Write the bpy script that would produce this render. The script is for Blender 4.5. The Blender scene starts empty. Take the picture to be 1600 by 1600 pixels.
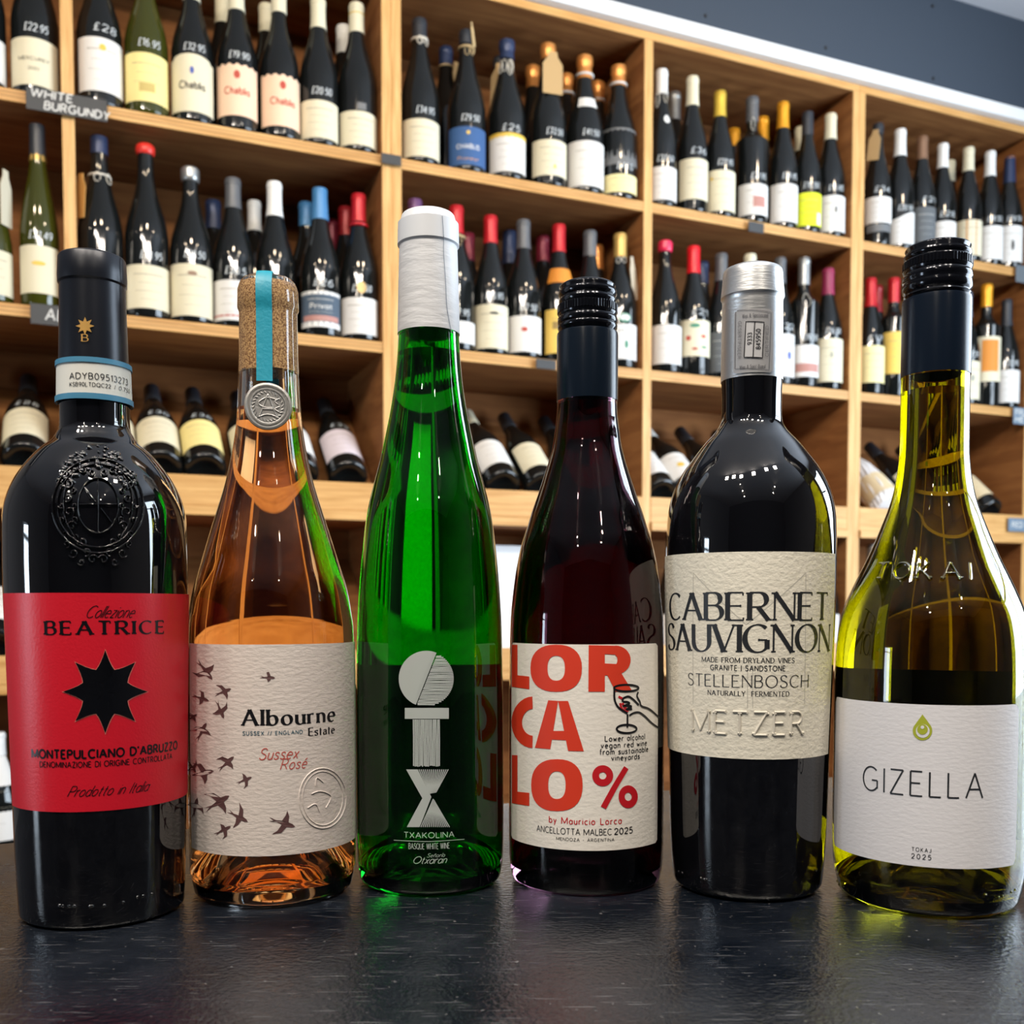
import bpy, math, random
import numpy as np
from mathutils import Vector, Matrix
from mathutils.geometry import tessellate_polygon

# ------------------------------------------------------------------ camera, world, light, exposure
SC = bpy.context.scene
COL = SC.collection
H = 0.138                 # camera height above the counter top (counter top is z = 0)
F = 1600.0                # focal length in pixels of the 1600 px frame
PITCH = math.radians(2.6)
PY = 951.6 + F * math.tan(PITCH)

cam_d = bpy.data.cameras.new('camera')
cam = bpy.data.objects.new('camera', cam_d)
COL.objects.link(cam)
cam.location = (0, 0, H)
cam.rotation_euler = (math.radians(90) - PITCH, 0, 0)
cam_d.sensor_width = 36
cam_d.lens = 36
cam_d.shift_y = (PY - 800) / 1600
cam_d.clip_start = 0.01
cam_d.dof.use_dof = True
cam_d.dof.focus_distance = 0.50
cam_d.dof.aperture_fstop = 16.0
SC.camera = cam

w = bpy.data.worlds.new('world')
SC.world = w
w.use_nodes = True
w.node_tree.nodes['Background'].inputs[0].default_value = (0.75, 0.86, 1.0, 1)
w.node_tree.nodes['Background'].inputs[1].default_value = 0.6
SC.view_settings.view_transform = 'Standard'
SC.view_settings.look = 'None'
SC.view_settings.gamma = 1
SC.view_settings.use_curve_mapping = False
SC.view_settings.exposure = 0.0
cy = SC.cycles
cy.use_denoising = True
cy.max_bounces = 16
cy.transmission_bounces = 14
cy.glossy_bounces = 6
cy.diffuse_bounces = 4
cy.transparent_max_bounces = 8
cy.caustics_reflective = False
cy.caustics_refractive = True
cy.sample_clamp_indirect = 6.0
cy.blur_glossy = 0.3

def area(name, loc, target, sx, sy, power, col):
    l = bpy.data.lights.new(name, 'AREA')
    l.shape = 'RECTANGLE'; l.size = sx; l.size_y = sy; l.energy = power; l.color = col
    o = bpy.data.objects.new(name, l); COL.objects.link(o)
    o.location = loc
    d = Vector(target) - Vector(loc)
    o.rotation_euler = d.to_track_quat('-Z', 'Y').to_euler()
    return o

def spot(name, loc, power, col, r=0.035, target=None, ang=100):
    l = bpy.data.lights.new(name, 'SPOT')
    l.energy = power; l.color = col; l.shadow_soft_size = r
    l.spot_size = math.radians(ang); l.spot_blend = 0.7
    o = bpy.data.objects.new(name, l); COL.objects.link(o)
    o.location = loc
    t = Vector(target) if target else Vector((loc[0], loc[1], -1))
    o.rotation_euler = (t - Vector(loc)).to_track_quat('-Z', 'Y').to_euler()
    return o

WARM = (1.0, 0.80, 0.56)
COOL = (0.74, 0.87, 1.0)
# shop window along the right-hand wall, tall glazed door on the left, row of square ceiling lamps
area('window_light_right', (2.16, 1.25, 0.55), (0.1, 1.05, 0.55), 1.7, 1.7, 118, COOL)
area('window_light_left', (-2.55, -0.35, -0.05), (0.2, 0.4, -0.05), 0.34, 1.0, 18, COOL)
for i, (x, y) in enumerate([(-1.7, 0.55), (-0.95, 0.75), (-0.25, 0.95), (0.45, 1.2), (1.15, 1.5)]):
    spot('ceiling_spot_light', (x, y, 1.655), 11.5, WARM, 0.032, (x * 1.0 - 0.35, y + 1.05, 0.75), 105)
for i, (x, y) in enumerate([(-.85, -1.9), (-.75, -1.35), (-.65, -.8), (-.55, -.25), (.95, -1.7), (.9, -1.15), (.85, -.6), (.8, -.05), (.75, .5)]):
    spot('ceiling_spot_light', (x, y, 1.655), 10, (1.0, .88, .72), 0.026, (x * .6 + .1, 2.3, 0.75), 75)
for i, (x, y) in enumerate([(-0.95, -0.15), (-0.70, -0.28), (-0.45, -0.42), (0.0, -0.45), (0.45, -0.30), (0.75, -0.15)]):
    area('ceiling_lamp_light', (x, y, 1.655), (x * 0.4, 0.6, 0.15), 0.11, 0.11, 9, (1.0, 0.90, 0.78))

# ------------------------------------------------------------------ helpers
def ray(u, v):
    a = (u - 800) / F; b = (PY - v) / F
    return Vector((a, math.cos(PITCH) + b * math.sin(PITCH), -math.sin(PITCH) + b * math.cos(PITCH)))

def tag(o, label=None, cat=None, group=None, kind=None):
    if label: o['label'] = label
    if cat: o['category'] = cat
    if group: o['group'] = group
    if kind: o['kind'] = kind
    return o

def empty(name, loc, rot=(0, 0, 0)):
    o = bpy.data.objects.new(name, None); COL.objects.link(o)
    o.empty_display_size = 0.02
    o.location = loc; o.rotation_euler = rot
    return o

def mesh(name, vf, m, parent=None, smooth=False, sharp=None, loc=None):
    me = bpy.data.meshes.new(name)
    me.from_pydata([tuple(v) for v in vf[0]], [], vf[1])
    me.update()
    if smooth:
        me.polygons.foreach_set('use_smooth', [True] * len(me.polygons))
        if sharp: me.set_sharp_from_angle(angle=math.radians(sharp))
    if m: me.materials.append(m)
    o = bpy.data.objects.new(name, me); COL.objects.link(o)
    if parent: o.parent = parent
    if loc: o.location = loc
    return o

def box(x0, x1, y0, y1, z0, z1, bev=0.0):
    if bev <= 0:
        V = [(x, y, z) for z in (z0, z1) for y in (y0, y1) for x in (x0, x1)]
        return V, [(0, 2, 3, 1), (4, 5, 7, 6), (0, 1, 5, 4), (2, 6, 7, 3), (0, 4, 6, 2), (1, 3, 7, 5)]
    b = bev
    V = []; Fc = []
    c = [(x0, x1), (y0, y1), (z0, z1)]
    idx = {}
    for sx in (0, 1):
        for sy in (0, 1):
            for sz in (0, 1):
                for ax in range(3):
                    s = (sx, sy, sz)
                    p = []
                    for k in range(3):
                        q = c[k][s[k]]
                        if k != ax: q += b if s[k] == 0 else -b
                        p.append(q)
                    idx[(s, ax)] = len(V); V.append(tuple(p))
    def quad(ax, side):
        o = [k for k in range(3) if k != ax]
        r = []
        for a, bb in ((0, 0), (1, 0), (1, 1), (0, 1)):
            s = [0, 0, 0]; s[ax] = side; s[o[0]] = a; s[o[1]] = bb
            r.append(idx[(tuple(s), ax)])
        return r
    for ax in range(3):
        for side in (0, 1): Fc.append(tuple(quad(ax, side)))
    for ax in range(3):            # edges along ax
        o = [k for k in range(3) if k != ax]
        for a in (0, 1):
            for bb in (0, 1):
                s0 = [0, 0, 0]; s0[o[0]] = a; s0[o[1]] = bb; s1 = list(s0); s1[ax] = 1
                s0, s1 = tuple(s0), tuple(s1)
                Fc.append((idx[(s0, o[0])], idx[(s1, o[0])], idx[(s1, o[1])], idx[(s0, o[1])]))
    for sx in (0, 1):
        for sy in (0, 1):
            for sz in (0, 1):
                s = (sx, sy, sz); Fc.append((idx[(s, 0)], idx[(s, 1)], idx[(s, 2)]))
    return V, Fc

def join(*vfs):
    V = []; Fc = []
    for v, f in vfs:
        n = len(V); V += list(v); Fc += [tuple(i + n for i in q) for q in f]
    return V, Fc

def lathe(prof, seg=64, closed=False, mod=None):
    """prof: list of (r, z); r = 0 ends collapse to a pole"""
    V = []; Fc = []; rings = []
    for k, (r, z) in enumerate(prof):
        if r <= 1e-7:
            rings.append([len(V)]); V.append((0, 0, z))
        else:
            ring = []
            for i in range(seg):
                a = 2 * math.pi * i / seg
                rr = r * (mod(k, i) if mod else 1)
                ring.append(len(V)); V.append((rr * math.cos(a), rr * math.sin(a), z))
            rings.append(ring)
    pairs = list(zip(rings[:-1], rings[1:]))
    if closed: pairs.append((rings[-1], rings[0]))
    for A, B in pairs:
        if len(A) == 1 and len(B) == 1: continue
        for i in range(seg):
            j = (i + 1) % seg
            if len(A) == 1: Fc.append((A[0], B[j], B[i]))
            elif len(B) == 1: Fc.append((A[i], A[j], B[0]))
            else: Fc.append((A[i], A[j], B[j], B[i]))
    return V, Fc

def smooth_prof(P, n=4):
    out = []
    for i in range(len(P) - 1):
        p0 = P[max(i - 1, 0)]; p1 = P[i]; p2 = P[i + 1]; p3 = P[min(i + 2, len(P) - 1)]
        for k in range(n):
            t = k / n
            out.append(tuple(0.5 * ((2 * p1[j]) + (-p0[j] + p2[j]) * t + (2 * p0[j] - 5 * p1[j] + 4 * p2[j] - p3[j]) * t * t
                             + (-p0[j] + 3 * p1[j] - 3 * p2[j] + p3[j]) * t ** 3) for j in range(2)))
    out.append(P[-1])
    return out

def R_at(prof, z):
    zs = [p[1] for p in prof]
    if zs[0] > zs[-1]: prof = prof[::-1]
    for a, b in zip(prof[:-1], prof[1:]):
        if a[1] <= z <= b[1] and b[1] > a[1]:
            t = (z - a[1]) / (b[1] - a[1]); return a[0] + t * (b[0] - a[0])
    return prof[0][0] if z < prof[0][1] else prof[-1][0]

# ------------------------------------------------------------------ materials
MATS = {}
def mat(name, col, rough=0.5, metal=0.0, trans=0.0, ior=1.5, spec=0.5, coat=0.0, bump=None, alpha=None, emit=None, sheen=None):
    if name in MATS: return MATS[name]
    m = bpy.data.materials.new(name); m.use_nodes = True
    nt = m.node_tree; p = nt.nodes['Principled BSDF']
    p.inputs['Base Color'].default_value = (*col, 1)
    p.inputs['Roughness'].default_value = rough
    p.inputs['Metallic'].default_value = metal
    p.inputs['Transmission Weight'].default_value = trans
    p.inputs['IOR'].default_value = ior
    p.inputs['Specular IOR Level'].default_value = spec
    p.inputs['Coat Weight'].default_value = coat
    p.inputs['Coat Roughness'].default_value = 0.03
    if bump:
        sc, st, stretch = bump
        tc = nt.nodes.new('ShaderNodeTexCoord'); mp = nt.nodes.new('ShaderNodeMapping')
        mp.inputs['Scale'].default_value = stretch
        nz = nt.nodes.new('ShaderNodeTexNoise'); nz.inputs['Scale'].default_value = sc; nz.inputs['Detail'].default_value = 4
        bp = nt.nodes.new('ShaderNodeBump'); bp.inputs['Strength'].default_value = st; bp.inputs['Distance'].default_value = 0.001
        nt.links.new(tc.outputs['Object'], mp.inputs[0]); nt.links.new(mp.outputs[0], nz.inputs['Vector'])
        nt.links.new(nz.outputs['Fac'], bp.inputs['Height']); nt.links.new(bp.outputs[0], p.inputs['Normal'])
    MATS[name] = m
    return m

def wood(name, c0, c1, stretch, rough=0.45, ply=False):
    m = bpy.data.materials.new(name); m.use_nodes = True
    nt = m.node_tree; p = nt.nodes['Principled BSDF']
    tc = nt.nodes.new('ShaderNodeTexCoord'); mp = nt.nodes.new('ShaderNodeMapping')
    mp.inputs['Scale'].default_value = stretch
    nz = nt.nodes.new('ShaderNodeTexNoise'); nz.inputs['Scale'].default_value = 3.0; nz.inputs['Detail'].default_value = 6
    nz.inputs['Distortion'].default_value = 0.6
    cr = nt.nodes.new('ShaderNodeValToRGB')
    cr.color_ramp.elements[0].position = 0.3; cr.color_ramp.elements[0].color = (*c0, 1)
    cr.color_ramp.elements[1].position = 0.7; cr.color_ramp.elements[1].color = (*c1, 1)
    nt.links.new(tc.outputs['Object'], mp.inputs[0]); nt.links.new(mp.outputs[0], nz.inputs['Vector'])
    nt.links.new(nz.outputs['Fac'], cr.inputs[0]); nt.links.new(cr.outputs[0], p.inputs['Base Color'])
    bp = nt.nodes.new('ShaderNodeBump'); bp.inputs['Strength'].default_value = 0.15; bp.inputs['Distance'].default_value = 0.002
    nt.links.new(nz.outputs['Fac'], bp.inputs['Height']); nt.links.new(bp.outputs[0], p.inputs['Normal'])
    p.inputs['Roughness'].default_value = rough
    p.inputs['Specular IOR Level'].default_value = 0.3
    return m

WOOD_E = wood('oak_edge', (0.46, 0.235, 0.070), (0.66, 0.39, 0.15), (2.5, 40, 40))
WOOD_EV = wood('oak_edge_vertical', (0.47, 0.245, 0.075), (0.68, 0.41, 0.165), (45, 40, 2.5))
WOOD_P = wood('oak_panel', (0.19, 0.068, 0.018), (0.32, 0.132, 0.040), (2, 2, 14), .8)  # brown panel faces, darkened further to put interior shade into the colour
WOOD_B = wood('oak_board', (0.20, 0.074, 0.021), (0.33, 0.145, 0.046), (1.5, 14, 14), .75)  # brown board faces; shade under the shelves is partly in this darker tone
PLY = mat('ply_line', (0.33, 0.17, 0.06), 0.6)
BLACKG = mat('black_glass', (0.003, 0.003, 0.004), 0.02, spec=0.75, coat=0.4)
DARKG = mat('dark_bottle_glass', (0.006, 0.007, 0.007), 0.06, spec=0.6)
OLIVEG = mat('olive_bottle_glass', (0.035, 0.038, 0.004), 0.06, spec=0.6)
BLACK_PRINT = mat('black_print', (0.006, 0.006, 0.008), 0.35)
CHALK = mat('white_chalk_pen', (0.62, 0.66, 0.68), 0.7)
COLORS = {
 'cream': (0.66, 0.61, 0.45), 'white': (0.68, 0.67, 0.65), 'yellow': (0.80, 0.68, 0.28), 'parch': (0.80, 0.56, 0.40),
 'blue': (0.03, 0.09, 0.24), 'slate': (0.06, 0.09, 0.13), 'lime': (0.66, 0.74, 0.02), 'grey': (0.10, 0.11, 0.12),
 'gold': (0.78, 0.52, 0.07), 'palegold': (0.78, 0.70, 0.36), 'sun': (0.80, 0.55, 0.12), 'lilac': (0.62, 0.55, 0.60), 'tan': (0.66, 0.54, 0.34)}
def paper(k):
    return mat('paper_' + k, COLORS[k], 0.75)
CAPS = {'cream': ((0.66, 0.62, 0.46), 0.45, 0), 'white': ((0.74, 0.75, 0.74), 0.4, 0), 'gold': ((0.85, 0.58, 0.08), 0.3, .6),
 'orange': ((0.80, 0.36, 0.02), 0.35, .4), 'copper': ((0.72, 0.30, 0.08), 0.3, .6), 'red': ((0.46, 0.012, 0.02), 0.3, 0.2), 'brightred': ((0.72, 0.01, 0.02), 0.3, 0.1),
 'wax': ((0.62, 0.03, 0.02), 0.35, 0), 'pinkwax': ((0.68, 0.02, 0.08), 0.3, 0), 'maroon': ((0.20, 0.015, 0.035), 0.35, 0.2), 'darkred': ((0.26, 0.01, 0.015), 0.35, 0.2),
 'grey': ((0.10, 0.105, 0.115), 0.42, 0.2), 'silver': ((0.33, 0.34, 0.34), 0.3, .7), 'dark': ((0.022, 0.026, 0.034), 0.4, 0), 'navy': ((0.02, 0.035, 0.09), 0.35, 0.2),
 'blue': ((0.055, 0.20, 0.42), 0.4, 0.1), 'purple': ((0.12, 0.05, 0.14), 0.4, 0.2), 'tangold': ((0.62, 0.40, 0.12), 0.35, .4), 'brown': ((0.22, 0.12, 0.07), 0.4, .2),
 'slate': ((0.12, 0.15, 0.22), 0.4, 0.2), 'burgundy': ((0.25, 0.02, 0.07), 0.4, 0)}
def capmat(k):
    c, r, mt = CAPS[k]
    return mat('capsule_' + k, c, r, mt)

# ------------------------------------------------------------------ pen letters (own skeleton alphabet)
G = {
'A': (.80, "0,0 .4,1|.4,1 .8,0|.14,.35 .66,.35"), 'B': (.60, "0,0 0,1|0,1 @.3,.77,.24,.23,90,-90 0,.54|0,.54 @.32,.27,.28,.27,90,-90 0,0"),
'C': (.78, "@.45,.5,.45,.5,48,312"), 'D': (.74, "0,0 0,1|0,1 @.26,.5,.48,.5,90,-90 0,0"), 'E': (.54, "0,0 0,1|0,1 .52,1|0,.52 .44,.52|0,0 .54,0"),
'F': (.52, "0,0 0,1|0,1 .52,1|0,.52 .44,.52"), 'G': (.84, "@.45,.5,.45,.5,48,318|.8,.12 .8,.45|.8,.45 .5,.45"), 'H': (.70, "0,0 0,1|.7,0 .7,1|0,.52 .7,.52"),
'I': (.0, "0,0 0,1"), 'J': (.42, ".42,1 @.2,.22,.22,.22,0,-170"), 'K': (.64, "0,0 0,1|.6,1 0,.36|.2,.54 .64,0"), 'L': (.50, "0,0 0,1|0,0 .5,0"),
'M': (.96, "!0,0 0,1|0,1 .48,.1|!.48,.1 .96,1|.96,1 .96,0"), 'N': (.72, "!0,0 0,1|0,1 .72,0|!.72,0 .72,1"), 'O': (.92, "@.46,.5,.46,.5,0,360"),
'P': (.57, "0,0 0,1|0,1 @.3,.74,.27,.26,90,-90 0,.48"), 'Q': (.92, "@.46,.5,.46,.5,0,360|.55,.25 .9,-.08"), 'R': (.64, "0,0 0,1|0,1 @.3,.74,.26,.26,90,-90 0,.48|.28,.48 .64,0"),
'S': (.57, "~.53,.84 .44,.96 .3,1 .12,.95 .03,.77 .12,.6 .3,.52 .48,.42 .57,.25 .48,.06 .28,0 .1,.04 0,.18"), 'T': (.66, "0,1 .66,1|.33,1 .33,0"),
'U': (.70, "0,1 @.35,.35,.35,.35,180,360 .7,1"), 'V': (.76, "0,1 .38,0|!.38,0 .76,1"), 'W': (1.1, "0,1 .28,0|!.28,0 .55,1|.55,1 .82,0|!.82,0 1.1,1"),
'X': (.66, "0,1 .66,0|!0,0 .66,1"), 'Y': (.66, "0,1 .33,.48|!.66,1 .33,.48|.33,.48 .33,0"), 'Z': (.62, "0,1 .6,1|.6,1 0,0|0,0 .62,0"),
'0': (.56, "@.28,.5,.28,.5,0,360"), '1': (.2, "0,.8 .2,1|.2,1 .2,0"), '2': (.54, "@.27,.73,.26,.27,170,-35 0,0|0,0 .54,0"),
'3': (.52, "@.25,.76,.24,.24,150,-90|@.25,.26,.27,.26,90,-150"), '4': (.56, ".42,0 .42,1|.42,1 0,.3|0,.3 .56,.3"), '5': (.52, ".48,1 .08,1|.08,1 .04,.55|~.04,.55 .2,.64 .42,.56 .52,.34 .42,.08 .22,0 0,.08"),
'6': (.54, "@.27,.3,.26,.3,0,360|~.01,.32 .08,.7 .24,.92 .42,1"), '7': (.5, "0,1 .5,1|.5,1 .15,0"), '8': (.52, "@.26,.75,.22,.25,0,360|@.26,.26,.26,.26,0,360"),
'9': (.54, "@.27,.7,.26,.3,0,360|~.53,.68 .48,.35 .34,.1 .14,0"), '£': (.5, "~.48,.84 .4,.97 .26,1 .16,.86 .18,.6 .2,.35 .14,.1 0,0|0,0 .5,0|.02,.48 .38,.48"),
'.': (.06, "0,0 .05,.05"), ',': (.06, ".05,.06 0,-.14"), '-': (.34, "0,.42 .34,.42"), '|': (.0, "0,-.05 0,1.05"), '/': (.3, "0,0 .3,1"), "'": (.04, ".03,1.05 0,.8"),
'&': (.66, "~.64,0 .4,.3 .16,.66 .18,.92 .34,1 .44,.84 .36,.62 .06,.36 .04,.12 .22,0 .46,.08 .6,.4"), '%': (.8, "@.17,.8,.16,.2,0,360|@.63,.2,.16,.2,0,360|.66,1 .14,0"),
'a': (.48, "@.24,.31,.24,.31,0,360|.48,.62 .48,0"), 'b': (.48, "0,1 0,0|@.24,.31,.24,.31,0,360"), 'c': (.44, "@.26,.31,.26,.31,50,310"), 'd': (.48, "@.24,.31,.24,.31,0,360|.48,1 .48,0"),
'e': (.48, ".02,.34 .48,.34|@.25,.31,.24,.31,5,310"), 'f': (.30, "@.26,.8,.15,.2,70,180 .11,0|0,.62 .28,.62"), 'g': (.48, "@.24,.31,.24,.31,0,360|.48,.62 @.25,-.1,.23,.2,0,-150"),
'h': (.42, "0,1 0,0|0,.36 @.21,.38,.21,.24,180,0 .42,0"), 'i': (.0, "0,.62 0,0|0,.82 0,.88"), 'k': (.4, "0,1 0,0|.36,.62 0,.24|.12,.34 .4,0"), 'l': (.0, "0,1 0,0"),
'm': (.68, "0,.62 0,0|0,.38 @.17,.4,.17,.22,180,0 .34,0|.34,.38 @.51,.4,.17,.22,180,0 .68,0"), 'n': (.42, "0,.62 0,0|0,.36 @.21,.38,.21,.24,180,0 .42,0"),
'o': (.5, "@.25,.31,.25,.31,0,360"), 'p': (.48, "0,.62 0,-.3|@.24,.31,.24,.31,0,360"), 'r': (.28, "0,.62 0,0|0,.36 @.2,.38,.2,.24,180,60"),
's': (.38, "~.36,.5 .3,.6 .2,.62 .06,.58 .03,.46 .12,.36 .28,.28 .37,.16 .3,.03 .18,0 .05,.04 .0,.12"), 't': (.30, ".12,.88 .12,.1 @.22,.12,.1,.12,180,290|0,.62 .28,.62"),
'u': (.42, "0,.62 @.21,.22,.21,.22,180,360 .42,.22|.42,.62 .42,0"), 'v': (.42, "0,.62 .21,0|!.21,0 .42,.62"), 'w': (.62, "0,.62 .16,0|.16,0 .31,.5|.31,.5 .46,0|.46,0 .62,.62"),
'x': (.40, "0,.62 .4,0|0,0 .4,.62"), 'y': (.42, "0,.62 .21,.04|.42,.62 .1,-.3"), 'z': (.38, "0,.62 .38,.62|.38,.62 0,0|0,0 .38,0"),
'é': (.48, ".02,.34 .48,.34|@.25,.31,.24,.31,5,310|.2,.78 .38,.95"), 'ñ': (.42, "0,.62 0,0|0,.36 @.21,.38,.21,.24,180,0 .42,0|~.04,.8 .14,.88 .26,.8 .38,.88"),
'í': (.0, "0,.62 0,0|-.02,.76 .12,.95"), 'α': (.44, "~.04,.5 .12,.6 .26,.62 .38,.54 .40,.4|.40,.42 .40,0|~.40,.36 .2,.36 .04,.28 .02,.12 .14,0 .28,.02 .40,.14"), 'q': (.48, "@.24,.31,.24,.31,0,360|.48,.62 .48,-.3")}

def parse(st):
    thin = st.startswith('!'); sm = st.startswith('~')
    st = st.lstrip('!~'); P = []
    for tk in st.split():
        if tk[0] == '@':
            cx, cy_, rx, ry, a0, a1 = [float(q) for q in tk[1:].split(',')]
            n = max(4, int(abs(a1 - a0) / 12))
            for k in range(n + 1):
                a = math.radians(a0 + (a1 - a0) * k / n)
                P.append((cx + rx * math.cos(a), cy_ + ry * math.sin(a)))
        else:
            P.append(tuple(float(q) for q in tk.split(',')))
    if sm: P = smooth_prof(P, 4)
    return P, thin

def text_strokes(s, gap=.22, space=.42, xs=1.0):
    gap += .07; space += .22
    """-> list of (points, thin, is_end_serifable), total width in cap units"""
    x = 0; out = []
    for ch in s:
        if ch == ' ': x += space; continue
        wd, g = G[ch]
        for st in g.split('|'):
            P, thin = parse(st)
            out.append(([(x + px * xs, py) for px, py in P], thin))
        x += wd * xs + gap
    return out, x - gap

def strip(P, half, step, flat=True):
    """P: 2D metric points; half: function(direction)->half width; returns rows of (left, mid, right) 2D points"""
    Q = [P[0]]
    for a, b in zip(P[:-1], P[1:]):
        L = math.hypot(b[0] - a[0], b[1] - a[1])
        if L < 1e-9: continue
        n = max(1, int(math.ceil(L / step)))
        for k in range(1, n + 1): Q.append((a[0] + (b[0] - a[0]) * k / n, a[1] + (b[1] - a[1]) * k / n))
    rows = []; n = len(Q)
    if n < 2: return rows
    closed = math.hypot(Q[0][0] - Q[-1][0], Q[0][1] - Q[-1][1]) < 1e-6 and n > 4
    for i in range(n):
        if closed:
            a = Q[i - 1] if i > 0 else Q[-2]; b = Q[i + 1] if i < n - 1 else Q[1]
        else:
            a = Q[max(i - 1, 0)]; b = Q[min(i + 1, n - 1)]
        dx, dy = b[0] - a[0], b[1] - a[1]; L = math.hypot(dx, dy) or 1
        dx /= L; dy /= L
        h = half(dx, dy)
        rows.append((Q[i], (-dy * h, dx * h)))
    return rows

def rows_to_mesh(rows_list, mp, off, cols=2, ridge=0.0):
    V = []; Fc = []
    for rows in rows_list:
        if not rows: continue
        base = len(V); c = cols
        for (q, nrm) in rows:
            for k in range(c + 1):
                t = -1 + 2 * k / c
                o = off + ridge * (1 - t * t)
                V.append(mp(q[0] + nrm[0] * t, q[1] + nrm[1] * t, o))
        for i in range(len(rows) - 1):
            for k in range(c):
                a = base + i * (c + 1) + k
                Fc.append((a, a + 1, a + c + 2, a + c + 1))
    return V, Fc

def glyph_rows(s, width, cap, thick, thin=None, gap=.22, space=.42, serif=0.0, slant=0.0, nib=12, step=0.0012, wave=0.0, power=2.2, xs=1.0):
    """text laid out from x=0..width (metres), baseline 0, cap height cap"""
    st, W = text_strokes(s, gap, space, xs)
    kx = width / W if width else cap
    if thin is None: thin = thick
    na = math.radians(nib)
    rl = []
    for P, th in st:
        pts = [(x * kx + slant * y * cap, y * cap + wave * math.sin(x * 2.1)) for x, y in P]
        def half(dx, dy, th=th):
            if thin == thick: return thick / 2
            a = abs(math.sin(math.atan2(dy, dx) - na)) ** power
            return (thin + (thick - thin) * a * (0.15 if th else 1)) / 2
        rl.append(strip(pts, half, step))
        if serif > 0 and len(P) <= 3:
            for e, o in ((0, 1), (-1, -2)):
                x, y = pts[e]; dy = pts[o][1] - y; dx = pts[o][0] - x
                yy = P[e][1]
                if abs(dy) > abs(dx) * 0.9 and (abs(yy) < .02 or abs(yy - 1) < .02 or abs(yy - .62) < .02):
                    hw = serif * cap + half(dx, dy) * 0.8
                    lv = thin * 0.55
                    yc = y + (lv if dy > 0 else -lv) * 0.9
                    rl.append(strip([(x - hw, yc), (x + hw, yc)], lambda a, b: lv, step))
                elif abs(dx) > abs(dy) * 3 and e == -1:
                    ln = serif * cap * 0.9
                    if yy < .1: seg = [(x, y), (x, y + 2 * ln)]
                    elif yy > .9: seg = [(x, y), (x, y - 2 * ln)]
                    else: seg = [(x, y - ln * .8), (x, y + ln * .8)]
                    rl.append(strip(seg, lambda a, b: thin * 0.55, step))
    return rl, (kx * W)

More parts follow.
